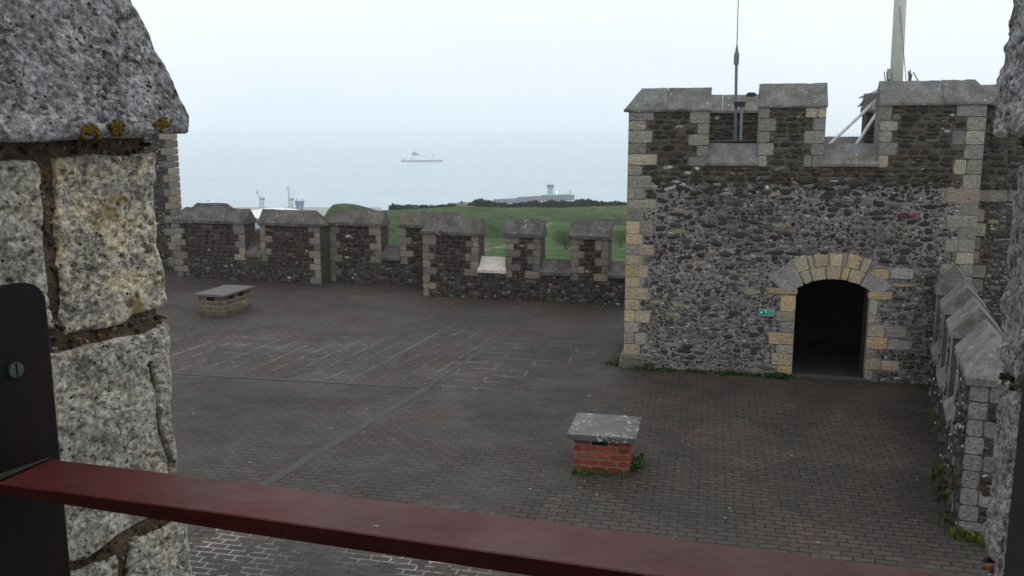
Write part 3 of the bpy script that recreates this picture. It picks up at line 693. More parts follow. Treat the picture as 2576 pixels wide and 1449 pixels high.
# breakwater and port tower
M_BW = plain('breakwater_stone', (.09, .088, .092), .95, .08, .3)
bwp = [(-110, 1765), (-30, 1822), (20, 1858), (70, 1900), (128, 1925)]
mb = MB()
for i, ((ax, ay), (bx, by)) in enumerate(zip(bwp[:-1], bwp[1:])):
    F = Fr((ax, ay), (bx, by)); hgt = (3, 6, 8, 9.5)[i]
    box(mb, F, -1, F.L + 1, SEA - 2, SEA + hgt, -14, 0); box(mb, F, -1, F.L + 1, SEA + hgt + .01, SEA + hgt + 2, -14, -11.5)
F = Fr((100, 1912), (134, 1926)); box(mb, F, 0, F.L, SEA - 2, SEA + 11, -18, 2); box(mb, F, F.L - 6, F.L - 4.5, SEA + 12.6, SEA + 21, -10, -8.5)
tag(mb.build('breakwater', M_BW, loc=(128, 1925, SEA)), 'grey stone breakwater arm ending in the sea behind the cliff scrub', 'breakwater')
tx, ty, tz = 82, 1905, SEA + 11
pt = thing('port_control_tower', (tx, ty, tz), 'pale harbour control tower with dark glazed top on the breakwater', 'tower')
M_TW = plain('tower_concrete', (.34, .35, .36), .8, .1, .1); M_TWD = plain('tower_glazing', (.10, .13, .15), .3, .1, .1)
mb = MB(); tube(mb, (tx, ty, tz), (tx, ty, tz + 15), 6.2, 5.6, 12); mb.build('shaft', M_TW, pt)
mb = MB(); tube(mb, (tx, ty, tz + 15), (tx, ty, tz + 17.5), 5.8, 8, 12); tube(mb, (tx, ty, tz + 22.6), (tx, ty, tz + 23.6), 8.6, 8.6, 12); mb.build('gallery', M_TW, pt)
mb = MB(); tube(mb, (tx, ty, tz + 17.51), (tx, ty, tz + 22.59), 7.6, 8.2, 12); mb.build('window', M_TWD, pt)
mb = MB(); tube(mb, (tx - 3, ty, tz + 23.6), (tx - 3, ty, tz + 31), .35, .2, 5); mb.build('aerial', M_TWD, pt); mb = MB(); tube(mb, (tx + 3, ty, tz + 23.6), (tx + 3, ty, tz + 27), .3, .2, 5); mb.build('aerial', M_TWD, pt)
sg_ = thing('signal_light_mast', (tx + 14, ty - 4, tz), 'harbour signal mast with green, white and green lit lamps beside the control tower', 'signal')
mb = MB(); tube(mb, (tx + 14, ty - 4, tz - .1), (tx + 14, ty - 4, tz + 14), .5, .4, 6); wbox(mb, tx + 11.5, tx + 16.5, ty - 4.4, ty - 3.9, tz + 1.5, tz + 14); mb.build('mast', M_TWD, sg_)
def emit(name, c, s):
    t = NT(name); t.p.inputs['Base Color'].default_value = (*c, 1); t.p.inputs['Emission Color'].default_value = (*c, 1); t.p.inputs['Emission Strength'].default_value = s; return t.m
EG, EW = emit('green_lamp', (.35, 1, .75), 1.6), emit('white_lamp', (1, 1, 1), 1.6)
for i, e in enumerate((EG, EW, EG)):
    mb = MB(); tube(mb, (tx + 14, ty - 4.5, tz + 3.3 + i * 4.2), (tx + 14, ty - 5.1, tz + 3.3 + i * 4.2), 1.6, 1.6, 12); mb.build('lamp', e, sg_)
# ferry
fx0, fx1, fy = -572, -361, 4638
fr_ = thing('ferry', (-466, fy, SEA), 'white cross channel ferry with dark blue hull and funnel on the sea', 'ferry')
M_HULL = plain('hull_paint', (.02, .03, .07), .5, .05, .1); M_FW = plain('ferry_white', (.85, .87, .9), .5, .05, .03); M_FD = plain('ferry_dark', (.12, .15, .2), .5, .05, .1)  # hull, white upperworks, dark blue-grey for windows and radar mast
def loft(mb, sections, col=(.3, .3, .3)):      # sections of (x, halfwidth, z0, z1)
    v = []
    for (x, hw, a_, b_) in sections: v += [(x, fy - hw, a_), (x, fy - hw * 1.05, b_), (x, fy + hw * 1.05, b_), (x, fy + hw, a_)]
    f = []
    for i in range(len(sections) - 1):
        q = 4 * i; f += [(q, q + 4, q + 5, q + 1), (q + 1, q + 5, q + 6, q + 2), (q + 2, q + 6, q + 7, q + 3), (q + 3, q + 7, q + 4, q)]
    n = 4 * (len(sections) - 1); f += [(0, 1, 2, 3), (n + 3, n + 2, n + 1, n)]; mb.add(v, f, col)
mb = MB(); loft(mb, [(fx0, 13, SEA - 2, SEA + 8), (fx0 + 20, 15, SEA - 2, SEA + 8), (fx1 - 50, 15, SEA - 2, SEA + 8), (fx1 - 22, 9, SEA - 2, SEA + 8.5), (fx1 - 4, 2, SEA - 1, SEA + 9.5), (fx1 + 2, .6, SEA + 3, SEA + 10.5)]); mb.build('hull', M_HULL, fr_)
mb = MB(); loft(mb, [(fx0 + 1, 13, SEA + 8.01, SEA + 17), (fx0 + 28, 15, SEA + 8.01, SEA + 20), (fx1 - 40, 14, SEA + 8.6, SEA + 21), (fx1 - 6, 2.6, SEA + 9.8, SEA + 17)]); 
loft(mb, [(fx0 + 24, 13, SEA + 17, SEA + 22), (fx0 + 45, 13, SEA + 19, SEA + 27), (fx1 - 62, 13, SEA + 20.5, SEA + 28), (fx1 - 34, 11, SEA + 20.5, SEA + 25)])
loft(mb, [(fx0 + 50, 11, SEA + 26.5, SEA + 33), (fx0 + 108, 11, SEA + 26.5, SEA + 31)]); mb.build('superstructure', M_FW, fr_)
mb = MB(); loft(mb, [(fx1 - 62, 12, SEA + 27.5, SEA + 33), (fx1 - 40, 10, SEA + 25, SEA + 32)]); mb.build('bridge', M_FW, fr_)
mb = MB(); wbox(mb, fx1 - 52, fx1 - 46, fy - 2, fy + 2, SEA + 32, SEA + 39); wbox(mb, fx1 - 46, fx1 - 36, fy - 9, fy + 9, SEA + 32.1, SEA + 34); mb.build('radar_mast', M_FD, fr_)
mb = MB(); loft(mb, [(fx0 + 52, 7, SEA + 32, SEA + 35), (fx0 + 60, 7, SEA + 32, SEA + 52), (fx0 + 75, 7, SEA + 32, SEA + 52), (fx0 + 78, 7, SEA + 32, SEA + 44), (fx0 + 98, 6, SEA + 31, SEA + 33)]); mb.build('funnel', M_HULL, fr_)
mb = MB()
for a_, b_, c_, d_ in ((6, 18, 14, 17.5), (54, 58, 12, 16), (60, 66, 12, 16), (104, 118, 24, 26), (122, 126, 26, 31), (128, 150, 25.5, 26.6), (156, 160, 15, 20), (174, 178, 22, 24), (54, 74, 23, 25)): mb = MB(); wbox(mb, fx0 + a_, fx0 + b_, fy - 15.9, fy - 15.2, SEA + c_, SEA + d_); mb.build('window', M_FD, fr_)
mb = MB(); wbox(mb, fx0 - 130, fx0 - 2, fy - 5, fy + 5, SEA + .02, SEA + .4)
tag(mb.build('wake', plain('wake_foam', (.8, .85, .87), .8, .02, .1)), kind='structure')

# ------------------------------------------------------------------ terrace parapets
GP = 'crenellated parapets round the terrace'
parapet('parapet_wall', 'crenellated flint parapet at the far left, behind the pale stone box', (-11.89, 31.14), (-6.42, 29.51), [(0, 2.83), (3.42, 5.708)], thick=.65, end_face=True, group=GP)
parapet('parapet_wall', 'recessed stretch of crenellated parapet between the left and the projecting one', (-6.25, 30.17), (-1.55, 28.86), [(0, 1.93), (2.6, 4.878)], end_face=True, group=GP)
rC, FC = parapet('parapet_wall', 'projecting crenellated parapet with one new white sill, left of the tower', (-2.78, 27.36), (3.7, 25.62), [(0, 1.83), (2.67, 3.77), (4.68, 5.82)], white_sill=0, group=GP)
mb = MB(); G = Fr(FC.p(0.02, 0, -.62)[:2], U=-FC.N[:2]); box(mb, G, 0, 2.2, 0, 1.9, .0, .55); mb.build('return_wall', M_MORTARP, rC)

# ------------------------------------------------------------------ right hand tower
M_DOOR_SHADE = plain('door_shade_stone', (.022, .02, .019), .95, 6, .3)  # near-black tone paints the doorway's inner shade into the stone
TP, TQ = (2.42, 18.72), (2.42 + 6.8 * .976, 18.72 - 6.8 * .219)
F = Fr(TP, TQ)
tw = thing('corner_tower', (TP[0], TP[1], 0), 'square battlemented flint tower with a dark arched doorway, right of the terrace', 'tower')
D0, D1, DC, SPR, CRN = 3.51, 4.93, 4.22, 1.88, 2.10
Rr = ((D1 - D0) ** 2 / 4 + (CRN - SPR) ** 2) / (2 * (CRN - SPR)); ZC = CRN - Rr
SI, EA, TH = 4.37, 5.50, .6
MER = [(0, 1.64), (2.62, 3.89), (4.9, 6.8)]; OFF = [-.03, .03, .06]
mb = MB()
box(mb, F, 0, D0, 0, 3.5, -.6, 0); box(mb, F, D1, 6.8, 0, 3.5, -.6, 0); box(mb, F, D0, D1, 2.45, 3.5, -.6, 0)
box(mb, F, 0, .6, 0, 3.5, -3.9, -.601, mat=2); box(mb, F, 6.2, 6.8, 0, 3.5, -3.9, -.601, mat=2); box(mb, F, .601, 6.199, 0, 3.5, -3.9, -3.4, mat=2); box(mb, F, .601, 6.199, 3.2, 3.5, -3.399, -.601, mat=2); box(mb, F, .601, 6.199, .006, .02, -3.399, -.601, mat=2); box(mb, F, D0, D1, .006, .052, -.60, -.12, mat=2); box(mb, F, D1 - .012, D1 - .001, .053, 2.0, -.6, -.135, mat=2)  # the last box lines the right reveal with painted shade
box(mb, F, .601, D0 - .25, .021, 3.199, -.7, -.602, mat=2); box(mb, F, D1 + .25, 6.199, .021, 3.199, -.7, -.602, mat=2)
box(mb, F, 0, 6.8, 3.501, SI + .02, -TH, 0)
box(mb, F, 0, TH, 3.501, SI + .02, -3.9, -TH - .001)
for (a, b), d in zip(MER, OFF): box(mb, F, a, b, SI + .021, EA + d, -TH, 0)
for i in range(12):                                       # spandrel over the arch, cut to the curve
    a, b = D0 + (D1 - D0) * i / 12, D0 + (D1 - D0) * (i + 1) / 12; mid = (a + b) / 2
    zt = ZC + math.sqrt(max(Rr ** 2 - (mid - DC) ** 2, 0)) + .03; box(mb, F, a, b, zt, 2.449, -.6, -.005)
def excl(u, v, hu, hv):
    if D0 - .02 < u + hu and u - hu < D1 + .02 and v < 2.2: return True
    r = math.hypot(u - DC, v - ZC); an = abs(math.atan2(u - DC, v - ZC))
    if r < Rr + .56 and an < .80 and v > 1.86: return True
    if D0 - .22 < u + hu * .4 and u - hu * .4 < D1 + .22 and v < 1.9: return True
    return False
q = MB()
pf = lambda v: ASH_W if v < 3.0 else ASH_G
quoins(q, F, 0, 1, .3, EA - .03, .5, None, h=(.2, .27), long=(.46, .62), short=(.3, .38), palf=pf)
q.build('quoins', M_ASHLAR, tw); q = MB()
quoins(q, F, 6.8, -1, 0, EA + .06, .5, None, h=(.2, .3), long=(.5, .62), short=(.3, .36), palf=lambda v: ASH_G)
q.build('quoins', M_ASHLAR, tw)
q = MB(); block(q, F, -.10, .34, 0, .2, -.4, .05, (.17, .15, .12)); block(q, F, -.07, .42, .2, .33, -.4, .03, (.2, .18, .15)); q.build('plinth', M_ASHLAR, tw)
for i, ((a, b), d) in enumerate(zip(MER, OFF)):
    if i: q = MB(); quoins(q, F, a, 1, SI - .02, EA + d, TH, ASH_G, long=(.3, .36), short=(.18, .24)); q.build('quoins', M_ASHLAR, tw)
    if i < 2: q = MB(); quoins(q, F, b, -1, SI - .02, EA + d, TH, ASH_G, long=(.36, .42), short=(.2, .26), start=1); q.build('quoins', M_ASHLAR, tw)
    m = MB(); prism(m, F, ridge_profile(-TH - .04, .04, EA + d, .045, .44), a - (.1 if i == 0 else .02), b + (.02 if i < 2 else .16), .34 if i == 0 else 0, .34 if i == 2 else 0)
    m.build('coping', M_COPET, tw)
for a, b in ((1.64, 2.62), (3.89, 4.9)):
    m = MB(); prism(m, F, ridge_profile(-TH - .04, .04, SI, .05, .40), a - .05, b + .03, jit=.003); m.build('crenel_sill', M_COPET, tw)
# door surround
q = MB()
pal = [((.34, .275, .185), 30), ((.31, .262, .19), 28), ((.26, .24, .21), 20), ((.36, .265, .15), 10)]
def vouss(r0, r1, a0, a1, col, w1=.02):
    k = 5; A = np.linspace(a0 + .012, a1 - .012, k); pts = [(DC + r0 * math.sin(x), ZC + r0 * math.cos(x)) for x in A] + [(DC + r1 * math.sin(x), ZC + r1 * math.cos(x)) for x in A[::-1]]
    pts = np.array(pts) + rng.normal(0, .005, (2 * k, 2)); n = 2 * k; cen = pts.mean(0); ins = cen + (pts - cen) * .9
    v = np.concatenate([F.p(pts[:, 0], pts[:, 1], -.45), F.p(pts[:, 0], pts[:, 1], w1 - .012), F.p(ins[:, 0], ins[:, 1], w1 + rng.normal(0, .003, n))])
    f = [(i, n + i, n + (i + 1) % n, (i + 1) % n) for i in range(n)] + [(n + i, 2 * n + i, 2 * n + (i + 1) % n, n + (i + 1) % n) for i in range(n)] + [tuple(range(2 * n, 3 * n))[::-1], tuple(range(n))]
    f = [t_[::-1] for t_ in f]
    q.add(v, f, np.asarray(col) * rng.uniform(.95, 1.3))
amax = math.asin((D1 - D0) / 2 / Rr)
ed = np.linspace(-amax * .78, amax * .70, 6) + np.concatenate([[0], rng.normal(0, .03, 4), [0]])
for a, b in zip(ed[:-1], ed[1:]): vouss(Rr, Rr + .26, a, b, pick(pal))
vouss(Rr - .005, Rr + .37, -amax * 1.34, -amax * .78, (.25, .24, .235), .03); vouss(Rr - .005, Rr + .34, amax * .70, amax * 1.32, (.25, .24, .235), .03)
ed = np.linspace(-amax * .80, amax * .70, 8) + np.concatenate([[0], rng.normal(0, .025, 6), [0]])
for a, b in zip(ed[:-1], ed[1:]): vouss(Rr + .27, Rr + .27 + rng.uniform(.24, .30), a, b, pick(pal))
block(q, F, DC + .72, DC + 1.05, 2.12, 2.33, -.1, .02, (.36, .27, .15)); block(q, F, DC + 1.06, DC + 1.5, 2.14, 2.36, -.1, .025, (.24, .235, .23)); block(q, F, D1 + .42, D1 + .86, 1.98, 2.06, -.1, .02, (.34, .25, .14))
block(q, F, D0 - .56, D0 + .03, 1.75, 1.875, -.3, .03, (.37, .27, .14)); block(q, F, D1 - .03, D1 + .42, 1.71, 1.875, -.13, .03, (.34, .27, .16))
v = .02; k = 0
while v < 1.70:
    h = rng.uniform(.19, .26); h = 1.73 - v if 1.73 - (v + h) < .12 else h
    L = (.30, .42, .34, .50, .28, .38)[k % 6]; L2 = (.30, .55, .30, .72, .62, .26)[k % 6]
    block(q, F, D0 - L, D0, v, v + h, -.4, .018, pick(pal) * 1.12); block(q, F, D1, D1 + L2 * .55, v, v + h, -.13, .018, pick(pal) * 1.12)
    if L2 > .5: block(q, F, D1 + L2 * .55, D1 + L2 * 1.2, v, v + h * rng.uniform(.8, 1), -.1, .016, pick(pal) * 1.12)
    v += h; k += 1
q.build('door_surround', M_ASHLAR, tw)
ds = MB(); box(ds, F, D0 - .02, D1 + .02, .005, .05, -.119, .10); ds.build('doorstep', plain('step_stone', (.05, .047, .043), .8, 8, .3), tw)
rubble(mb, F, .05, 6.75, .0, 2.45, 'flint', excl, .034, 1); rubble(mb, F, .05, 6.75, 2.42, 4.04, 'flintu', excl, .036, 1)

for _ in range(60):
    u, v = rng.uniform(.5, 6.2), 4.0 + rng.normal(0, .09); dome(mb, F, u, v, rng.uniform(.05, .14), rng.uniform(.03, .06), .045, 3, pick(IRON if rng.random() < .6 else FLINT), rng.normal(0, .1), mat=1, jit=.2)
dome(mb, F, 5.6, 3.42, .09, .03, .05, 6, np.array([.28, .05, .03]), 0, mat=1, jit=.03)
mb.build('wall', [M_MORTAR, M_STONE, M_DOOR_SHADE], tw)
mb = MB()
rubble(mb, F, .05, 6.75, 4.04, SI, 'iron', None, .03, 1)
for (a, b), d in zip(MER, OFF): rubble(mb, F, a + .03, b - .03, SI, EA + d, 'iron', None, .03, 1)
for a, b, v0, v1 in [(MER[i][0], MER[i][1], SI + .02, EA + OFF[i] - .004) for i in range(3)] + [(0, 6.8, 4.0, SI + .015)]: box(mb, F, a + .01, b - .01, v0, v1, -.02, .003)
mb.build('battlement', [M_MORTARD, M_STONE], tw)
# wall joining on at the right, set back
mb = MB(); box(mb, F, 6.802, 9.5, 0, 5.56, -1.2, -.42, mat=0)
F2 = Fr(F.p(6.8, 0, -.42)[:2], U=F.U[:2])
block(mb, F2, .02, .62, 3.68, 3.92, -.1, .03, (.22, .2, .17), 1); block(mb, F2, .62, 1.3, 3.68, 3.92, -.1, .03, (.2, .19, .17), 1)
for k in range(7): block(mb, F2, .02, rng.uniform(.2, .35), 1.6 + k * .28, 1.86 + k * .28, -.1, .03, pick(ASH_G), 1)
rubble(mb, F2, .02, 1.5, 0, 3.7, 'flint', None, .035, 1); rubble(mb, F2, .02, 2.0, 3.9, 5.55, 'iron', None, .03, 1)
mb.build('side_wall', [M_MORTARD, M_STONE], tw)
m = MB(); prism(m, F2, ridge_profile(-.8, .06, 5.56, .05, .36), -.2, 2.7, jit=.003); m.build('coping', M_COPET, tw)
# battlement at the back of the tower roof
FB = Fr(F.p(0, 0, -3.25)[:2], U=F.U[:2]); mb = MB()
box(mb, FB, .3, 6.8, 3.501, 4.55, -.6, 0); box(mb, FB, .3, 4.12, 4.551, 5.5, -.6, 0); box(mb, FB, 5.14, 6.8, 4.551, 5.5, -.6, 0)
rubble(mb, FB, .7, 4.08, 3.6, 5.5, 'iron', None, .03, 1); rubble(mb, FB, 5.2, 6.8, 3.6, 5.5, 'iron', None, .03, 1)
mb.build('back_battlement', [M_MORTARP, M_STONE], tw)
m = MB(); prism(m, FB, ridge_profile(-.65, .05, 5.5, .06, .38), .3, 4.15, jit=.003); m.build('coping', M_COPET, tw)
m = MB(); prism(m, FB, ridge_profile(-.65, .05, 5.5, .06, .38), 5.1, 6.9, jit=.003); m.build('coping', M_COPET, tw)
m = MB(); prism(m, FB, ridge_profile(-.65, .05, 4.55, .06, .34), 4.1, 5.16, jit=.003); m.build('crenel_sill', M_COPET, tw)

# ------------------------------------------------------------------ things on the tower
M_GALV = plain('galvanised_tube', (.24, .25, .26), .45, 8, .15); M_ANT = plain('antenna_grey', (.12, .15, .19), .5, 8, .15); M_PAINTW = plain('cream_paint', (.62, .61, .53), .5, 4, .06); M_ROPE = plain('old_rope', (.16, .15, .14), .95, 60, .3); M_DARK = plain('dark_steel', (.03, .03, .032), .6, 10, .2)
def tp(u, v, w): return F.p(u, v, w)
an = thing('radio_antenna', tp(2.2, 3.5, -1.0), 'thin whip antenna on a grey tube rising behind the left tower crenel', 'antenna')
mb = MB(); tube(mb, tp(2.22, 3.5, -1.0), tp(2.14, 6.62, -1.0), .034, .03, 10); mb.build('mast', M_ANT, an)
mb = MB(); tube(mb, tp(2.14, 6.45, -1.0), tp(2.14, 6.68, -1.0), .055, .055, 10); tube(mb, tp(2.14, 6.68, -1.0), tp(2.14, 6.84, -1.0), .04, .016, 10); mb.build('collar', M_ANT, an)
mb = MB(); tube(mb, tp(2.14, 6.82, -1.0), tp(2.10, 9.6, -1.0), .012, .006, 6); mb.build('whip', M_GALV, an)
mb = MB(); tube(mb, tp(2.31, 3.5, -.98), tp(2.29, 5.62, -.98), .03, .03, 8); mb.build('support_tube', M_GALV, an)
mb = MB(); box(mb, F, 2.13, 2.36, 5.58, 5.68, -1.06, -.93); mb.build('bracket', M_DARK, an)
mb = MB(); tube(mb, tp(1.5, 4.83, -.75), tp(2.75, 4.86, -.75), .035, .035, 8); tag(mb.build('roof_pipe', M_DARK, loc=tuple(tp(1.5, 4.83, -.75))), 'dark horizontal pipe just behind the sill of the left tower crenel', 'pipe')
mb = MB(); box(mb, FB, 2.46, 2.68, 5.9, 5.965, -.4, -.24); box(mb, FB, 2.50, 2.64, 5.966, 5.985, -.38, -.26); tag(mb.build('roof_lamp_box', M_DARK, loc=tuple(FB.p(2.56, 5.9, -.3))), 'small dark box on top of the back battlement of the tower', 'box')
fp = thing('flagpole', tp(5.46, 3.5, -1.7), 'thick cream flagpole with white stays rising behind the right tower merlon', 'flagpole')
mb = MB(); a = tp(5.5, 3.5, -1.7); b = tp(5.3, 13.5, -1.7); tube(mb, a, b, .138, .10, 20); mb.build('pole', M_PAINTW, fp, True)
for p0, p1 in ((tp(4.05, 4.78, -.72), tp(5.2, 5.93, -1.0)), (tp(4.58, 4.78, -.72), tp(5.2, 5.80, -1.0))):
    mb = MB(); tube(mb, p0 + (p0 - p1) * .9, p1, .032, .032, 10); mb.build('stay', plain('stay_white', (.66, .66, .64), .5), fp)
mb = MB()
tube(mb, tp(5.38, 7.6, -1.54), tp(5.62, 6.0, -1.5), .008, .008, 5)
for s in (-.2, .22):
    for k in range(7): tube(mb, tp(5.48 + s + rng.normal(0, .02), 5.9, -1.6), tp(5.48 + s + rng.normal(0, .04), 6.28 + rng.uniform(-.1, .08), -1.6 + rng.normal(0, .03)), .014, .01, 5)
tube(mb, tp(5.75, 6.28, -1.6), tp(5.95, 5.95, -1.6), .012, .012, 5)
for k in range(9):
    p0 = tp(4.55 + rng.uniform(0, .3), 5.5 + rng.uniform(0, .25), -.8 + rng.normal(0, .05)); p1 = tp(5.1, 5.95 + rng.normal(0, .06), -.9); tube(mb, p0, (p0 + p1) / 2 + [0, 0, -.03], .012, .012, 5); tube(mb, (p0 + p1) / 2 + [0, 0, -.03], p1, .012, .012, 5)
pts = [tp(4.9, 5.66, -.85) + np.array([.05 * math.cos(x), 0, -.12 + .12 * math.sin(x)]) for x in np.linspace(0, 6.3, 14)]
for p0, p1 in zip(pts[:-1], pts[1:]): tube(mb, p0, p1, .008, .008, 4)
mb.build('halyard', M_ROPE, fp)
# fire exit sign
sgn = thing('fire_exit_sign', tp(2.94, 1.36, .05), 'small green sign reading FIRE EXIT on the flint wall beside the doorway', 'sign')
M_GREEN = plain('sign_green', (.0, .19, .16), .4, 6, .06); M_SW = plain('sign_white', (.5, .66, .62), .5, 6, .05)
mb = MB(); box(mb, F, 2.77, 3.105, 1.285, 1.435, .03, .05); mb.build('board', M_GREEN, sgn)
mb = MB()
for a in ((2.78, 3.095, 1.421, 1.427), (2.78, 3.095, 1.293, 1.299), (3.089, 3.095, 1.2991, 1.4209), (2.78, 2.785, 1.2991, 1.4209)): box(mb, F, a[0], a[1], a[2], a[3], .0495, .052)
mb.build('border', M_SW, sgn)
mb = MB(); box(mb, F, 2.822, 2.842, 1.36, 1.398, .0495, .053); mb.add(F.p(np.array([2.796, 2.832, 2.868] * 2), np.array([1.368, 1.322, 1.368] * 2), np.array([.0495] * 3 + [.053] * 3)), [(0, 2, 1), (3, 4, 5), (0, 1, 4, 3), (1, 2, 5, 4), (2, 0, 3, 5)]); mb.build('arrow', M_SW, sgn)
mb = MB(); box(mb, F, 2.885, 2.945, 1.386, 1.406, .0495, .053); box(mb, F, 2.925, 2.948, 1.335, 1.3859, .0495, .053); mb.build('running_figure', M_SW, sgn)
for txt, v in (('FIRE', 1.372), ('EXIT', 1.322)):
    cu = bpy.data.curves.new('lettering', 'FONT'); cu.body = txt; cu.size = .05; cu.extrude = .001
    tmp = bpy.data.objects.new('tmp', cu); C.objects.link(tmp); me = bpy.data.meshes.new_from_object(tmp.evaluated_get(bpy.context.evaluated_depsgraph_get())); bpy.data.objects.remove(tmp)
    co = np.empty(len(me.vertices) * 3); me.vertices.foreach_get('co', co); co = co.reshape(-1, 3); w_ = F.p(2.975 + co[:, 0] * (.1 / max(co[:, 0].max(), .01)), v + co[:, 1], .052 + co[:, 2]) - np.array(sgn['_base'])
    me.vertices.foreach_set('co', w_.ravel()); me.materials.append(M_SW); me.update(); o = bpy.data.objects.new('lettering', me); C.objects.link(o); o.parent = sgn

# ------------------------------------------------------------------ left turret
LF = Fr((-16.2, 33.6), (-12.25, 32.42)); lt = thing('stair_turret', (-16.2, 33.6, 0), 'tall flint turret at the left edge, mostly hidden by the near merlon', 'tower')
q = MB(); quoins(q, LF, LF.L, -1, 0, 6.0, .3, ASH_P, h=(.22, .32), long=(.45, .6), short=(.26, .34)); q.build('quoins', M_ASHLAR, lt)
def facet_tower(mb, top, bot, grow=0.):
    P_ = [np.array(LF.p(-.1 - grow, 0, grow)), np.array(LF.p(LF.L - .01 + grow, 0, grow))]; B_ = P_[1] + np.array([-1.35, 2.1, 0]); C_ = P_[0] + np.array([.4, 2.6, 0])
    v = [(*p_[:2], z_) for z_ in (bot, top) for p_ in (P_[0], P_[1], B_, C_)]
    mb.add(v, [(3, 2, 1, 0), (4, 5, 6, 7)] + [(i, (i + 1) % 4, 4 + (i + 1) % 4, 4 + i) for i in range(4)])
mb = MB(); facet_tower(mb, 6.0, 0); rubble(mb, LF, 2.6, LF.L - .1, 0, 6.0, 'flintp', None, .03, 1); mb.build('wall', [M_MORTARP, M_STONE], lt)
m = MB(); facet_tower(m, 6.14, 6.001, .04); m.build('coping', M_COPE, lt)
bp, bF = parapet('parapet_wall', 'short parapet behind the far left corner, running back to the turret', (-12.2, 33.2), (-10.4, 32.66), [(0, 1.884)], sill=1.0, end_face=True, group=GP)

# ------------------------------------------------------------------ right hand parapet coming towards the camera
RPm = [(0, .70), (1.92, 2.70), (3.74, 4.64), (5.6, 7.38)]
RA, RB = (8.43, 17.37), (5.63, 10.54)
rF = Fr(RA, RB)
rp = thing('parapet_wall', (RB[0], RB[1], 0), 'crenellated parapet running from the tower doorway side towards the viewer at right', 'parapet', GP)
mb = MB(); box(mb, rF, .02, rF.L, 0, .87, -.62, 0)
for a, b in RPm: box(mb, rF, max(a, .02), b, .871, 1.97, -.62, 0)
rE = Fr(RB, U=-rF.N[:2])
ASH_R = [((.175, .172, .168), 30), ((.15, .148, .145), 26), ((.205, .20, .19), 12), ((.18, .165, .145), 12)]
for i, (a, b) in enumerate(RPm):
    q = MB()
    if i: quoins(q, rF, a, 1, .78, 1.97, .62, ASH_R, long=(.34, .4), short=(.22, .28)); q.build('quoins', M_ASHLAR, rp); q = MB()
    if i < 3: quoins(q, rF, b, -1, .78, 1.97, .62, ASH_R, long=(.34, .4), short=(.22, .28), start=1)
    if i == 3:
        quoins(q, rE, 0, 1, 0, 1.97, .3, ASH_R, h=(.2, .24), long=(.42, .48), short=(.19, .24), start=1)
        block(q, rE, .02, .2, 0, .16, -.2, .03, (.2, .19, .17))
    q.build('quoins', M_ASHLAR, rp)
    m = MB(); prism(m, rF, ridge_profile(-.67, .05, 1.97, .09, .42), a - (.03 if i else 0), b + .05, 0, .36 if i == 3 else 0); m.build('coping', M_COPET, rp)
rubble(mb, rF, .05, rF.L - .05, 0, .85, 'flintp', None, .03, 1)
for a, b in RPm: rubble(mb, rF, a + .03, b - .03, .87, 1.97, 'flintp', None, .03, 1)
rubble(mb, rE, .1, .6, 0, 1.95, 'ironp', None, .03, 1)
mb.build('wall', [M_MORTARP, M_STONE], rp)
for i in range(3):
    m = MB(); prism(m, rF, ridge_profile(-.66, .06, .87, .08, .36), RPm[i][1] - .03, RPm[i + 1][0] + .03); m.build('crenel_sill', M_COPET, rp)

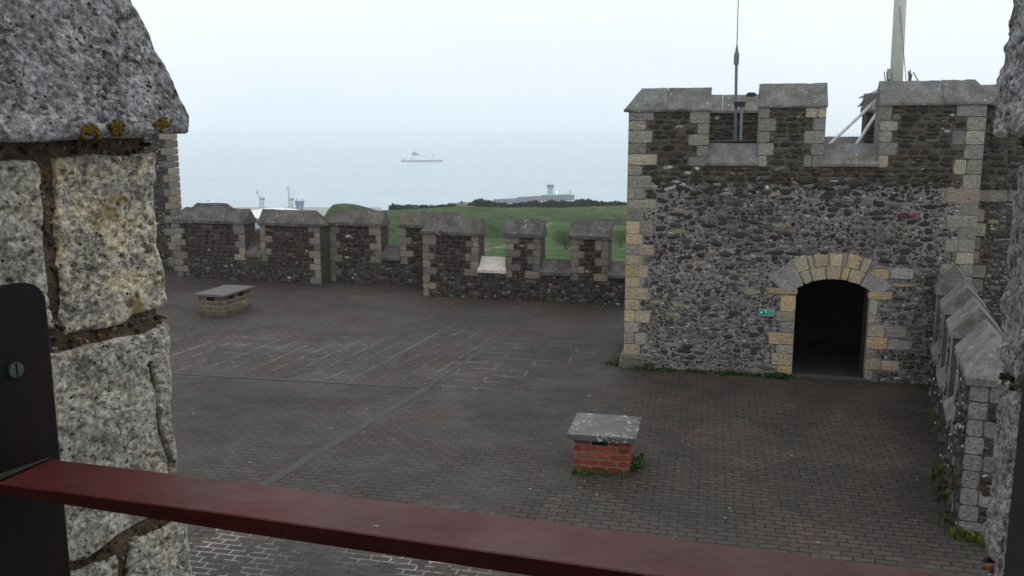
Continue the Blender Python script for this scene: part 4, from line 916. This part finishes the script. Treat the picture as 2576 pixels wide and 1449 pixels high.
# ------------------------------------------------------------------ capped vent boxes on the terrace
def paving_brick(name, c1, c2, mort, w, h, rot, ms=.014, loc=(0, 0, 0)):
    t = NT(name); a = t.n('ShaderNodeAttribute', attribute_name='col'); v = t.ramp(t.noise(18, 4, .65), [(.3, .65), (.7, 1.35)])
    return t.done(t.mix(1, a.outputs['Color'], v, 'MULTIPLY'), .9, t.bump(t.noise(50, 4, .7), .006, .8))
M_BRK = paving_brick('red_brick', 0, 0, 0, 0, 0, 0)
def vent_box(x, y, ang, L, Wd, H, name, label, pal, mort, bl, bh, lip, slabt, slabm, vents, white=0.):
    root = thing(name, (x, y, 0), label, 'vent box', 'slab topped vent boxes'); U = np.array([math.cos(ang), math.sin(ang)]); Nn = np.array([U[1], -U[0]])
    F0 = Fr((x, y), U=U); mb = MB(); box(mb, F0, .008, L - .008, 0, H - .001, -Wd + .008, -.008); 
    faces = [(F0, L), (Fr(F0.p(L, 0, 0)[:2], U=-Nn), Wd), (Fr(F0.p(L, 0, -Wd)[:2], U=-U), L), (Fr(F0.p(0, 0, -Wd)[:2], U=Nn), Wd)]
    rows = round(H / bh)
    for fi, (G, LL) in enumerate(faces):
        for r in range(rows):
            u = -(bl / 2 if (r + fi) % 2 else 0); top = r == rows - 1
            while u < LL - .01:
                a_, b_ = max(u, 0), min(u + bl * rng.uniform(.93, 1.07), LL)
                if LL - b_ < .05: b_ = LL
                u = b_
                if top and any(fi == q[0] and a_ < q[2] and b_ > q[1] for q in vents):
                    for q in vents:
                        if fi == q[0]:
                            if a_ < q[1] - .03 < b_: block(mb, G, a_, q[1], r * H / rows, (r + 1) * H / rows, -.1, .0, pick(pal), 1, .006, .002, .008)
                            if b_ > q[2] + .03 > a_: block(mb, G, q[2], b_, r * H / rows, (r + 1) * H / rows, -.1, .0, pick(pal), 1, .006, .002, .008)
                    continue
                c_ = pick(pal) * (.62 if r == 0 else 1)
                block(mb, G, a_, b_, r * H / rows, (r + 1) * H / rows, -.06, rng.uniform(-.002, .003), c_, 1, .006, .002, .008)
    mb.build('brickwork', [mort, M_BRK], root)
    s = MB(); F1 = Fr(F0.p(0, 0, 0)[:2], U=U); block(s, Fr(F0.p(-lip, H, lip), U=U, z=0) if False else F1, -lip, L + lip, H, H + slabt, -Wd - lip, lip, (.3, .3, .3), 0, .004, .001, 0); s.build('cover_slab', slabm, root)
    for (fi, a_, b_) in vents:
        G = faces[fi][0]; m = MB(); box(m, G, a_, b_, H - H / rows + .01, H - .004, -.03, -.003); m.build('vent_opening', M_BLACK, root)
M_BLACK = plain('vent_dark', (.006, .006, .007), .9)
t = NT('wet_slab'); c = t.mix(t.ramp(t.noise(5, 5, .6), [(.35, 0.), (.65, 1.)]), (.06, .06, .054), (.10, .10, .092))
dr_ = t.math('MULTIPLY', t.ramp(t.noise(13, 4, .65, None, 1.2), [(.56, 0.), (.62, 1.)]), t.ramp(t.noise(2.2, 2, .5, t.vec(loc=(.2, .6, 0))), [(.45, 0.), (.55, 1.)]))
c = t.mix(dr_, c, (.5, .5, .49)); M_SLAB = t.done(c, .5, t.bump(t.noise(40, 4), .004, .5), .4)
M_SLAB2 = plain('dry_slab', (.105, .105, .10), .7, 5, .15)
REDB = [((.19, .045, .028), 4), ((.23, .058, .033), 4), ((.17, .045, .03), 2), ((.2, .075, .055), 1)]
STB = [((.15, .12, .075), 4), ((.19, .15, .10), 4), ((.13, .10, .065), 2), ((.16, .11, .085), 2), ((.10, .09, .065), 2)]
vent_box(.93, 12.70, R(-12.6), .83, .86, .525, 'brick_vent_box', 'red brick box with a bird streaked grey slab lid, standing on the paving', REDB, plain('brick_mortar', (.19, .13, .10), .95, 30, .2), .262, .105, .10, .088, M_SLAB, [(0, .27, .50)])
vent_box(-8.79, 24.40, R(-14.5), .80, 1.42, .55, 'stone_vent_box', 'yellowish stone box with a plain grey slab lid in front of the left parapet', STB, plain('stone_mortar', (.24, .22, .17), .95, 30, .2), .30, .14, .08, .07, M_SLAB2, [(0, .28, .52), (1, .3, .55), (1, .8, 1.05)])

# ------------------------------------------------------------------ weeds and moss
t = NT('weed_leaves'); a = t.n('ShaderNodeAttribute', attribute_name='col'); M_WEED = t.done(a.outputs['Color'], .8)
mb = MB()
def tuft(x, y, r, n, h=.1, col=(.04, .075, .015)):
    for _ in range(n):
        p = np.array([x, y, .003]) + np.array([rng.normal(0, r), rng.normal(0, r), 0]); d = rng.normal(0, .5, 3); d[2] = 1; d /= np.linalg.norm(d); hh = h * rng.uniform(.3, 1.2)
        s = np.cross(d, rng.normal(0, 1, 3)); s /= np.linalg.norm(s); s *= hh * .22
        mb.add([p - s * .4, p + s * .4, p + d * hh * .6 + s, p + d * hh, p + d * hh * .6 - s], [(0, 1, 2, 3, 4)], np.array(col) * rng.uniform(.5, 1.5))
def along(Fx, u0, u1, w, n, sp=.05, h=.1, col=(.04, .075, .015), clusters=None):
    for _ in range(n):
        u = rng.uniform(u0, u1) if clusters is None else rng.choice(clusters) + rng.normal(0, .12)
        p = Fx.p(u, 0, w + abs(rng.normal(0, .05))); tuft(p[0], p[1], sp, 7, h, col)
along(F, .1, 3.4, .03, 70, .04, .07, (.035, .05, .014)); along(F, 0, 1, .04, 40, .05, .10, (.035, .07, .012), [.4, .9, 2.2, 2.35, 3.15, 3.3]); along(F, 3.0, 3.45, .08, 30, .07, .12, (.02, .05, .012))
along(F, -.35, 0, -.3, 30, .08, .08, (.07, .08, .015))
B2 = Fr((.93, 12.70), U=(math.cos(R(-12.6)), math.sin(R(-12.6))))
LS = Fr(TP, U=-F.N[:2])
for _ in range(260):
    p_ = LS.p(rng.uniform(-.1, 2.2) ** 1.0, 0, 0) - F.U * abs(rng.normal(.02, .16)); tuft(p_[0], p_[1], .03, 4, .03, (.075, .08, .016))
along(B2, 0, .8, .03, 22, .03, .07, (.05, .09, .02), [.05, .15, .3, .6, .75]); B2r = Fr(B2.p(.83, 0, 0)[:2], U=-B2.N[:2]); along(B2r, .15, .85, .05, 20, .04, .085, (.045, .075, .02)); 
along(rE, .0, .5, .05, 30, .05, .12, (.07, .09, .012)); along(rF, 5.0, 7.3, .04, 22, .05, .09, (.05, .07, .015))
tag(mb.build('weeds', M_WEED), 'weeds and moss along the foot of the tower, the brick box and the right parapet', 'weeds', kind='stuff')
t = NT('damp_moss'); c = t.mix(t.ramp(t.noise(3, 5, .7), [(.4, 0.), (.6, 1.)]), (.03, .04, .016), (.055, .065, .015)); M_MOSS = t.done(c, .95, t.bump(t.noise(60, 4, .7), .01, 1))
mb = MB()
def moss_strip(Fx, u0, u1, w, hw, seedk):
    n = int((u1 - u0) / .08)
    for i in range(n):
        u = u0 + i * .08; k = hw * (.5 + .5 * vnoise(np.array([[u * 2.3, seedk, 0]]))[0]) + .01
        if k > .03: dome(mb, Fr(Fx.p(u, 0, w)[:2], U=Fx.U[:2]), 0, 0, .05, .012, k, 2, np.array([.04, .05, .015]))
for Fx, u0, u1, s_ in ((F, .1, 3.4, 1), (F, 5.6, 6.7, 2), (FC, .2, 6.3, 3), (rF, .2, 7.3, 4)): moss_strip(Fx, u0, u1, .02, .05, s_ * 7.7)
tag(mb.build('moss', M_MOSS), 'dark moss along the bottom edge of the walls', 'moss', kind='stuff')

# ------------------------------------------------------------------ near wall: the crenel the photograph looks through
def patch(mb, Fx, u0, u1, v0, v1, w, res=.0016, rnd=.012, amp=.004, seed=0, back=.05, backR=None, wob=.004, groove=None, top=None, bottom=None, freq=40):
    nu, nv = max(8, int((u1 - u0) / res)), max(8, int((v1 - v0) / res)); U_, V_ = np.meshgrid(np.linspace(0, 1, nu), np.linspace(0, 1, nv))
    uu = u0 + (u1 - u0) * U_; lo = np.full_like(uu, v0) if bottom is None else bottom(uu); hi = np.full_like(uu, v1) if top is None else top(uu)
    vv = lo + (hi - lo) * V_
    q = np.stack([uu * 22, vv * 22, uu * 0 + seed * 3.1], -1)
    ed = 4 * np.maximum(np.abs(U_ - .5), np.abs(V_ - .5)) ** 2
    uo = uu + wob * ed * fbm(q, 3, seed) ; vo = vv + wob * ed * fbm(q + 31, 3, seed + 5)
    du = np.minimum(uu - u0, u1 - uu); dv = np.minimum(vv - lo, hi - vv); e = np.minimum(du, dv)
    f1 = np.clip(du / rnd, 0, 1); f2 = np.clip(dv / rnd, 0, 1); rd = rnd * (1 - np.sqrt(np.clip(1 - (1 - f1) ** 2, 0, 1))) + rnd * (1 - np.sqrt(np.clip(1 - (1 - f2) ** 2, 0, 1)))
    hgt = amp * fbm(np.stack([uu * freq, vv * freq, uu * 0 + seed], -1), 5, seed + 9, .6) - rd * .9
    pit = np.clip(fbm(np.stack([uu * 160, vv * 160, uu * 0 + seed * 2], -1), 2, seed + 3) - .45, 0, 1); hgt = hgt - pit * .006
    if groove is not None:
        d = np.full_like(uu, 9.)
        for (a, b), (c_, d_) in zip(groove[:-1], groove[1:]):
            t_ = np.clip(((uu - a) * (c_ - a) + (vv - b) * (d_ - b)) / ((c_ - a) ** 2 + (d_ - b) ** 2), 0, 1); d = np.minimum(d, np.hypot(uu - a - t_ * (c_ - a), vv - b - t_ * (d_ - b)))
        hgt = hgt - .010 * np.clip(1 - d / .0035, 0, 1)
    Pn = Fx.p(uo, vo, w + hgt); idx = np.arange(nu * nv).reshape(nv, nu)
    f = [(idx[i, j], idx[i, j + 1], idx[i + 1, j + 1], idx[i + 1, j]) for i in range(nv - 1) for j in range(nu - 1)]
    per = list(idx[0, :]) + list(idx[1:, -1]) + list(idx[-1, -2::-1]) + list(idx[-2:0, 0])
    Pf = Pn.reshape(-1, 3); B = Pf[per] - Fx.N * np.array([(backR if (backR and uo.ravel()[k] > u1 - .004) else back) for k in per])[:, None]
    n0 = len(Pf); m = len(per); f += [(per[i], n0 + i, n0 + (i + 1) % m, per[(i + 1) % m]) for i in range(m)]
    f.append(tuple(n0 + i for i in range(m))[::-1])
    mb.add(np.vstack([Pf, B]), f)
nw = thing('near_battlement', (0, .9, 3.0), 'lichen covered stone merlons framing the view at both edges', 'battlement')
pL = .85; JL = Fr((-pL * .866, pL * .5), U=(.5, .866))
M_NMORT = mortar_mat('near_mortar', (.15, .10, .065), (.27, .20, .14))
mb = MB(); box(mb, JL, -.3, .662, 3.6, 4.996, -.6, -.006); core = mb
topf = lambda u: 5.022 + np.minimum(.704 - u, u + .02) * 1.85
botf = lambda u: 4.997 + .004 * np.sin(u * 21)
mb = MB(); patch(mb, JL, .0, .706, 4.997, 5.6, .022, .0022, .008, .0024, 3, .6, None, .002, None, topf, botf, 45); mb.build('coping', M_NEAR_CAP, nw, True)
stones = [((.548, .674, 4.797, 4.979), M_NEAR_A, None), ((.30, .534, 4.803, 4.979), M_NEAR_B, None),
          ((.30, .676, 4.553, 4.780), M_NEAR_B, [(.648, 4.74), (.655, 4.70), (.657, 4.66), (.662, 4.62), (.664, 4.57)]), ((.60, .682, 4.33, 4.541), M_NEAR_B, None), ((.36, .588, 4.33, 4.536), M_NEAR_B, None)]
for k, ((a, b, c_, d_), m_, gr) in enumerate(stones):
    mb = MB(); bt = (lambda u, c_=c_, k=k: c_ + .005 * np.sin(u * 40 + k) + .0 * u); patch(mb, JL, a, b, c_, d_, .0, .0016, .006, .0026, 20 + k, .05, .25 if b > .65 else None, .005, gr, None, bt); mb.build('stone_block', m_, nw, True)
mb = MB()
for (a, b, c_, d_, n) in ((.3, .672, 4.979, 4.994, 60), (.534, .549, 4.8, 4.98, 34), (.3, .675, 4.78, 4.80, 60), (.35, .68, 4.537, 4.556, 40), (.588, .602, 4.35, 4.54, 20)):
    for _ in range(n): s_ = rng.uniform(.001, .0042); dome(mb, JL, rng.uniform(a, b), rng.uniform(c_, d_), s_, s_ * rng.uniform(.5, 1), s_ * 1.2, 2.5, pick([((.10, .07, .045), 6), ((.32, .29, .24), 2), ((.32, .12, .05), 1.2), ((.05, .04, .03), 3)]), rng.uniform(-1, 1), -.02 + .001)
for v_ in mb.v: v_ += JL.N * -.006
for v_, f_, c_ in [(np.concatenate(mb.v), mb.f, np.concatenate(mb.c))]: core.add(v_, f_, c_, 1)
core.build('mortar_core', [M_NMORT, M_STONE], nw)
t = NT('ochre_lichen'); c = t.mix(t.ramp(t.noise(140, 4, .7), [(.35, 0.), (.65, 1.)]), (.11, .07, .015), (.26, .17, .035)); M_LICH = t.done(c, .95, t.bump(t.noise(220, 4, .7), .003, 1))
for (u, v, r_) in ((.576, 5.004, .011), (.610, 5.006, .0095), (.667, 5.012, .012)):
    mb = MB()
    for _ in range(26): dome(mb, JL, u + rng.normal(0, r_ * .42), v + rng.normal(0, r_ * .28), r_ * .3, r_ * .24, .003, 2, np.array([.3, .2, .04]), rng.uniform(-1, 1), -.004)
    for v_ in mb.v: v_ += JL.N * .021
    mb.build('lichen', M_LICH, nw)
# right jamb
E_ = np.array([.516, .916]); JR = Fr(E_, U=(-.309, -.951))
mb = MB(); box(mb, JR, .02, .66, 3.6, 4.996, -.6, -.012); core = mb
topr = lambda u: 5.022 + np.minimum(u + .045, .71 - u) * 1.85
mb = MB(); patch(mb, JR, -.045, .70, 4.998, 5.6, .018, .0026, .008, .0035, 51, .6, None, .002, None, topr, None, 45); mb.build('coping', M_NEAR_CAP, nw, True)
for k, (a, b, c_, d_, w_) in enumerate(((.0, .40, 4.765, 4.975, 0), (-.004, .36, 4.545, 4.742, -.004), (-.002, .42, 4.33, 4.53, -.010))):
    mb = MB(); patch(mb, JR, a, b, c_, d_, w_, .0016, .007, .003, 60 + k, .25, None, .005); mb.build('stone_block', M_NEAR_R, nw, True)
mb = MB()
for (c_, d_, n) in ((4.975, 4.998, 60), (4.742, 4.766, 60), (4.53, 4.546, 50)):
    for _ in range(n): s_ = rng.uniform(.002, .0055); dome(mb, JR, rng.uniform(0, .3), rng.uniform(c_, d_), s_, s_ * .7, s_ * 1.3, 2.5, pick([((.10, .07, .045), 5), ((.38, .34, .27), 3), ((.34, .15, .05), 1.5), ((.05, .04, .03), 2)]), rng.uniform(-1, 1), -.02)
for v_, f_, c_ in [(np.concatenate(mb.v) + JR.N * -.008, mb.f, np.concatenate(mb.c))]: core.add(v_, f_, c_, 1)
core.build('mortar_core', [M_NMORT, M_STONE], nw)
# wall below the crenel
mb = MB(); WN = Fr((-1.6, 1.25), U=(.954, -.299)); box(mb, WN, -.6, 3.2, -2, 4.28, -.25, .62); mb.build('wall', M_NEAR_B, nw)

# unseen wall added behind the eye to block sky light, with floor slab
mb = MB(); box(mb, Fr((-2.6, -.75), U=(.954, -.299)), 0, 4.6, -2, 8.0, -.6, 0)
box(mb, Fr((-2.6, -.75), U=(.954, -.299)), 0, 4.6, -2, 3.4, .001, 2.0); mb.build('unseen_shade_wall', M_MORTARP, nw)

# safety rail
t = NT('rail_paint'); c = t.mix(t.ramp(t.noise(9, 5, .6), [(.35, 0.), (.65, 1.)]), (.082, .016, .014), (.112, .022, .023))
c = t.mix(t.ramp(t.noise(60, 4, .7), [(.62, 0.), (.72, .5)]), c, (.14, .09, .08)); M_RAIL = t.done(c, t.ramp(t.noise(14, 4), [(.3, .45), (.7, .62)]), t.bump(t.noise(90, 3), .0012, .5), .28)
t = NT('strap_paint'); c = t.mix(t.ramp(t.noise(12, 5, .6), [(.4, 0.), (.62, 1.)]), (.006, .006, .009), (.016, .006, .006)); M_STRAP = t.done(c, .5, t.bump(t.noise(60, 3), .001, .5), .25)
rl = thing('safety_rail', (-.48, .86, 4.0), 'dark red painted metal bar across the crenel, bolted to black upright straps', 'railing')
a0 = np.array([-.490, .868]); b0 = np.array([.56, .545]); RFm = Fr(a0, b0); mb = MB()
block(mb, RFm, .010, RFm.L, 4.6595, 4.6755, .0, .066, (.3, .3, .3), 0, .0018, .0002, 0)
mb.build('rail', M_RAIL, rl)
mb = MB(); box(mb, RFm, .0105, .022, 4.6756, 4.6763, .002, .064); mb.build('weld_plate', plain('weld_steel', (.05, .05, .045), .6, 60, .3), rl)
mb = MB(); n = 8; prof = [(.40, 3.7), (.522, 3.7), (.522, 4.835)] + [(.522 - .022 + .022 * math.cos(x), 4.835 + .022 * math.sin(x)) for x in np.linspace(.1, 1.57, n)] + [(.42, 4.857), (.40, 4.84)]
prof = np.array(prof); k = len(prof); v = np.concatenate([JL.p(prof[:, 0], prof[:, 1], .003), JL.p(prof[:, 0], prof[:, 1], .010), JL.p(prof[:, 0] * .96 + .46 * .04, prof[:, 1] - .0, .0125)])
mb.add(v, [tuple(range(k))[::-1], tuple(range(2 * k, 3 * k))] + [(i, (i + 1) % k, k + (i + 1) % k, k + i) for i in range(k)] + [(k + i, k + (i + 1) % k, 2 * k + (i + 1) % k, 2 * k + i) for i in range(k)]); mb.build('strap', M_STRAP, rl)
mb = MB(); tube(mb, JL.p(.483, 4.774, .010), JL.p(.483, 4.774, .0155), .0085, .0075, 20); sc_o = mb.build('screw', plain('screw_steel', (.10, .12, .12), .45, 60, .2, .6), rl)
mb = MB(); box(mb, Fr(JL.p(.483, 0, 0)[:2], U=JL.U[:2]), -.0008, .0008, 4.7668, 4.7812, .0150, .0158); mb.build('screw_slot', M_BLACK, rl)
mb = MB(); box(mb, JR, .168, .27, 3.7, 4.86, .003, .012); mb.build('strap', M_STRAP, rl)

mb = MB()
for du, dv, r_ in ((0, 0, .0016), (.0022, .0012, .0011), (-.002, -.0008, .0007)):
    tt = np.arange(12) * math.pi / 6; rad = r_ * (1 + rng.uniform(-.25, .25, 12)); cx_, cy_ = -.1145 + du, .70 + dv
    vs = [(cx_ + 1.5 * q * math.cos(x), cy_ + q * math.sin(x), 4.6757) for q, x in zip(rad, tt)] + [(cx_, cy_, 4.6762)]
    mb.add(vs, [(i, (i + 1) % 12, 12) for i in range(12)], (.45, .44, .42))
tag(mb.build('bird_dropping', M_STONE, loc=(-.1145, .70, 4.6755)), 'small white bird dropping on the red rail', 'bird dropping')

# ------------------------------------------------------------------ haze over land and sea
mb = MB(); h_ = 24500; wbox(mb, -h_, h_, -h_, h_, SEA - 4, 16.5)
hz = bpy.data.materials.new('haze'); hz.use_nodes = True; ht = hz.node_tree; ht.nodes.clear()
pv = ht.nodes.new('ShaderNodeVolumePrincipled'); pv.inputs['Color'].default_value = (.95, .985, 1.0, 1); pv.inputs['Density'].default_value = 1.6e-4
oo = ht.nodes.new('ShaderNodeOutputMaterial'); ht.links.new(pv.outputs['Volume'], oo.inputs['Volume'])
tag(mb.build('haze', hz), 'pale sea haze over land and water', 'haze', kind='stuff')
finish()
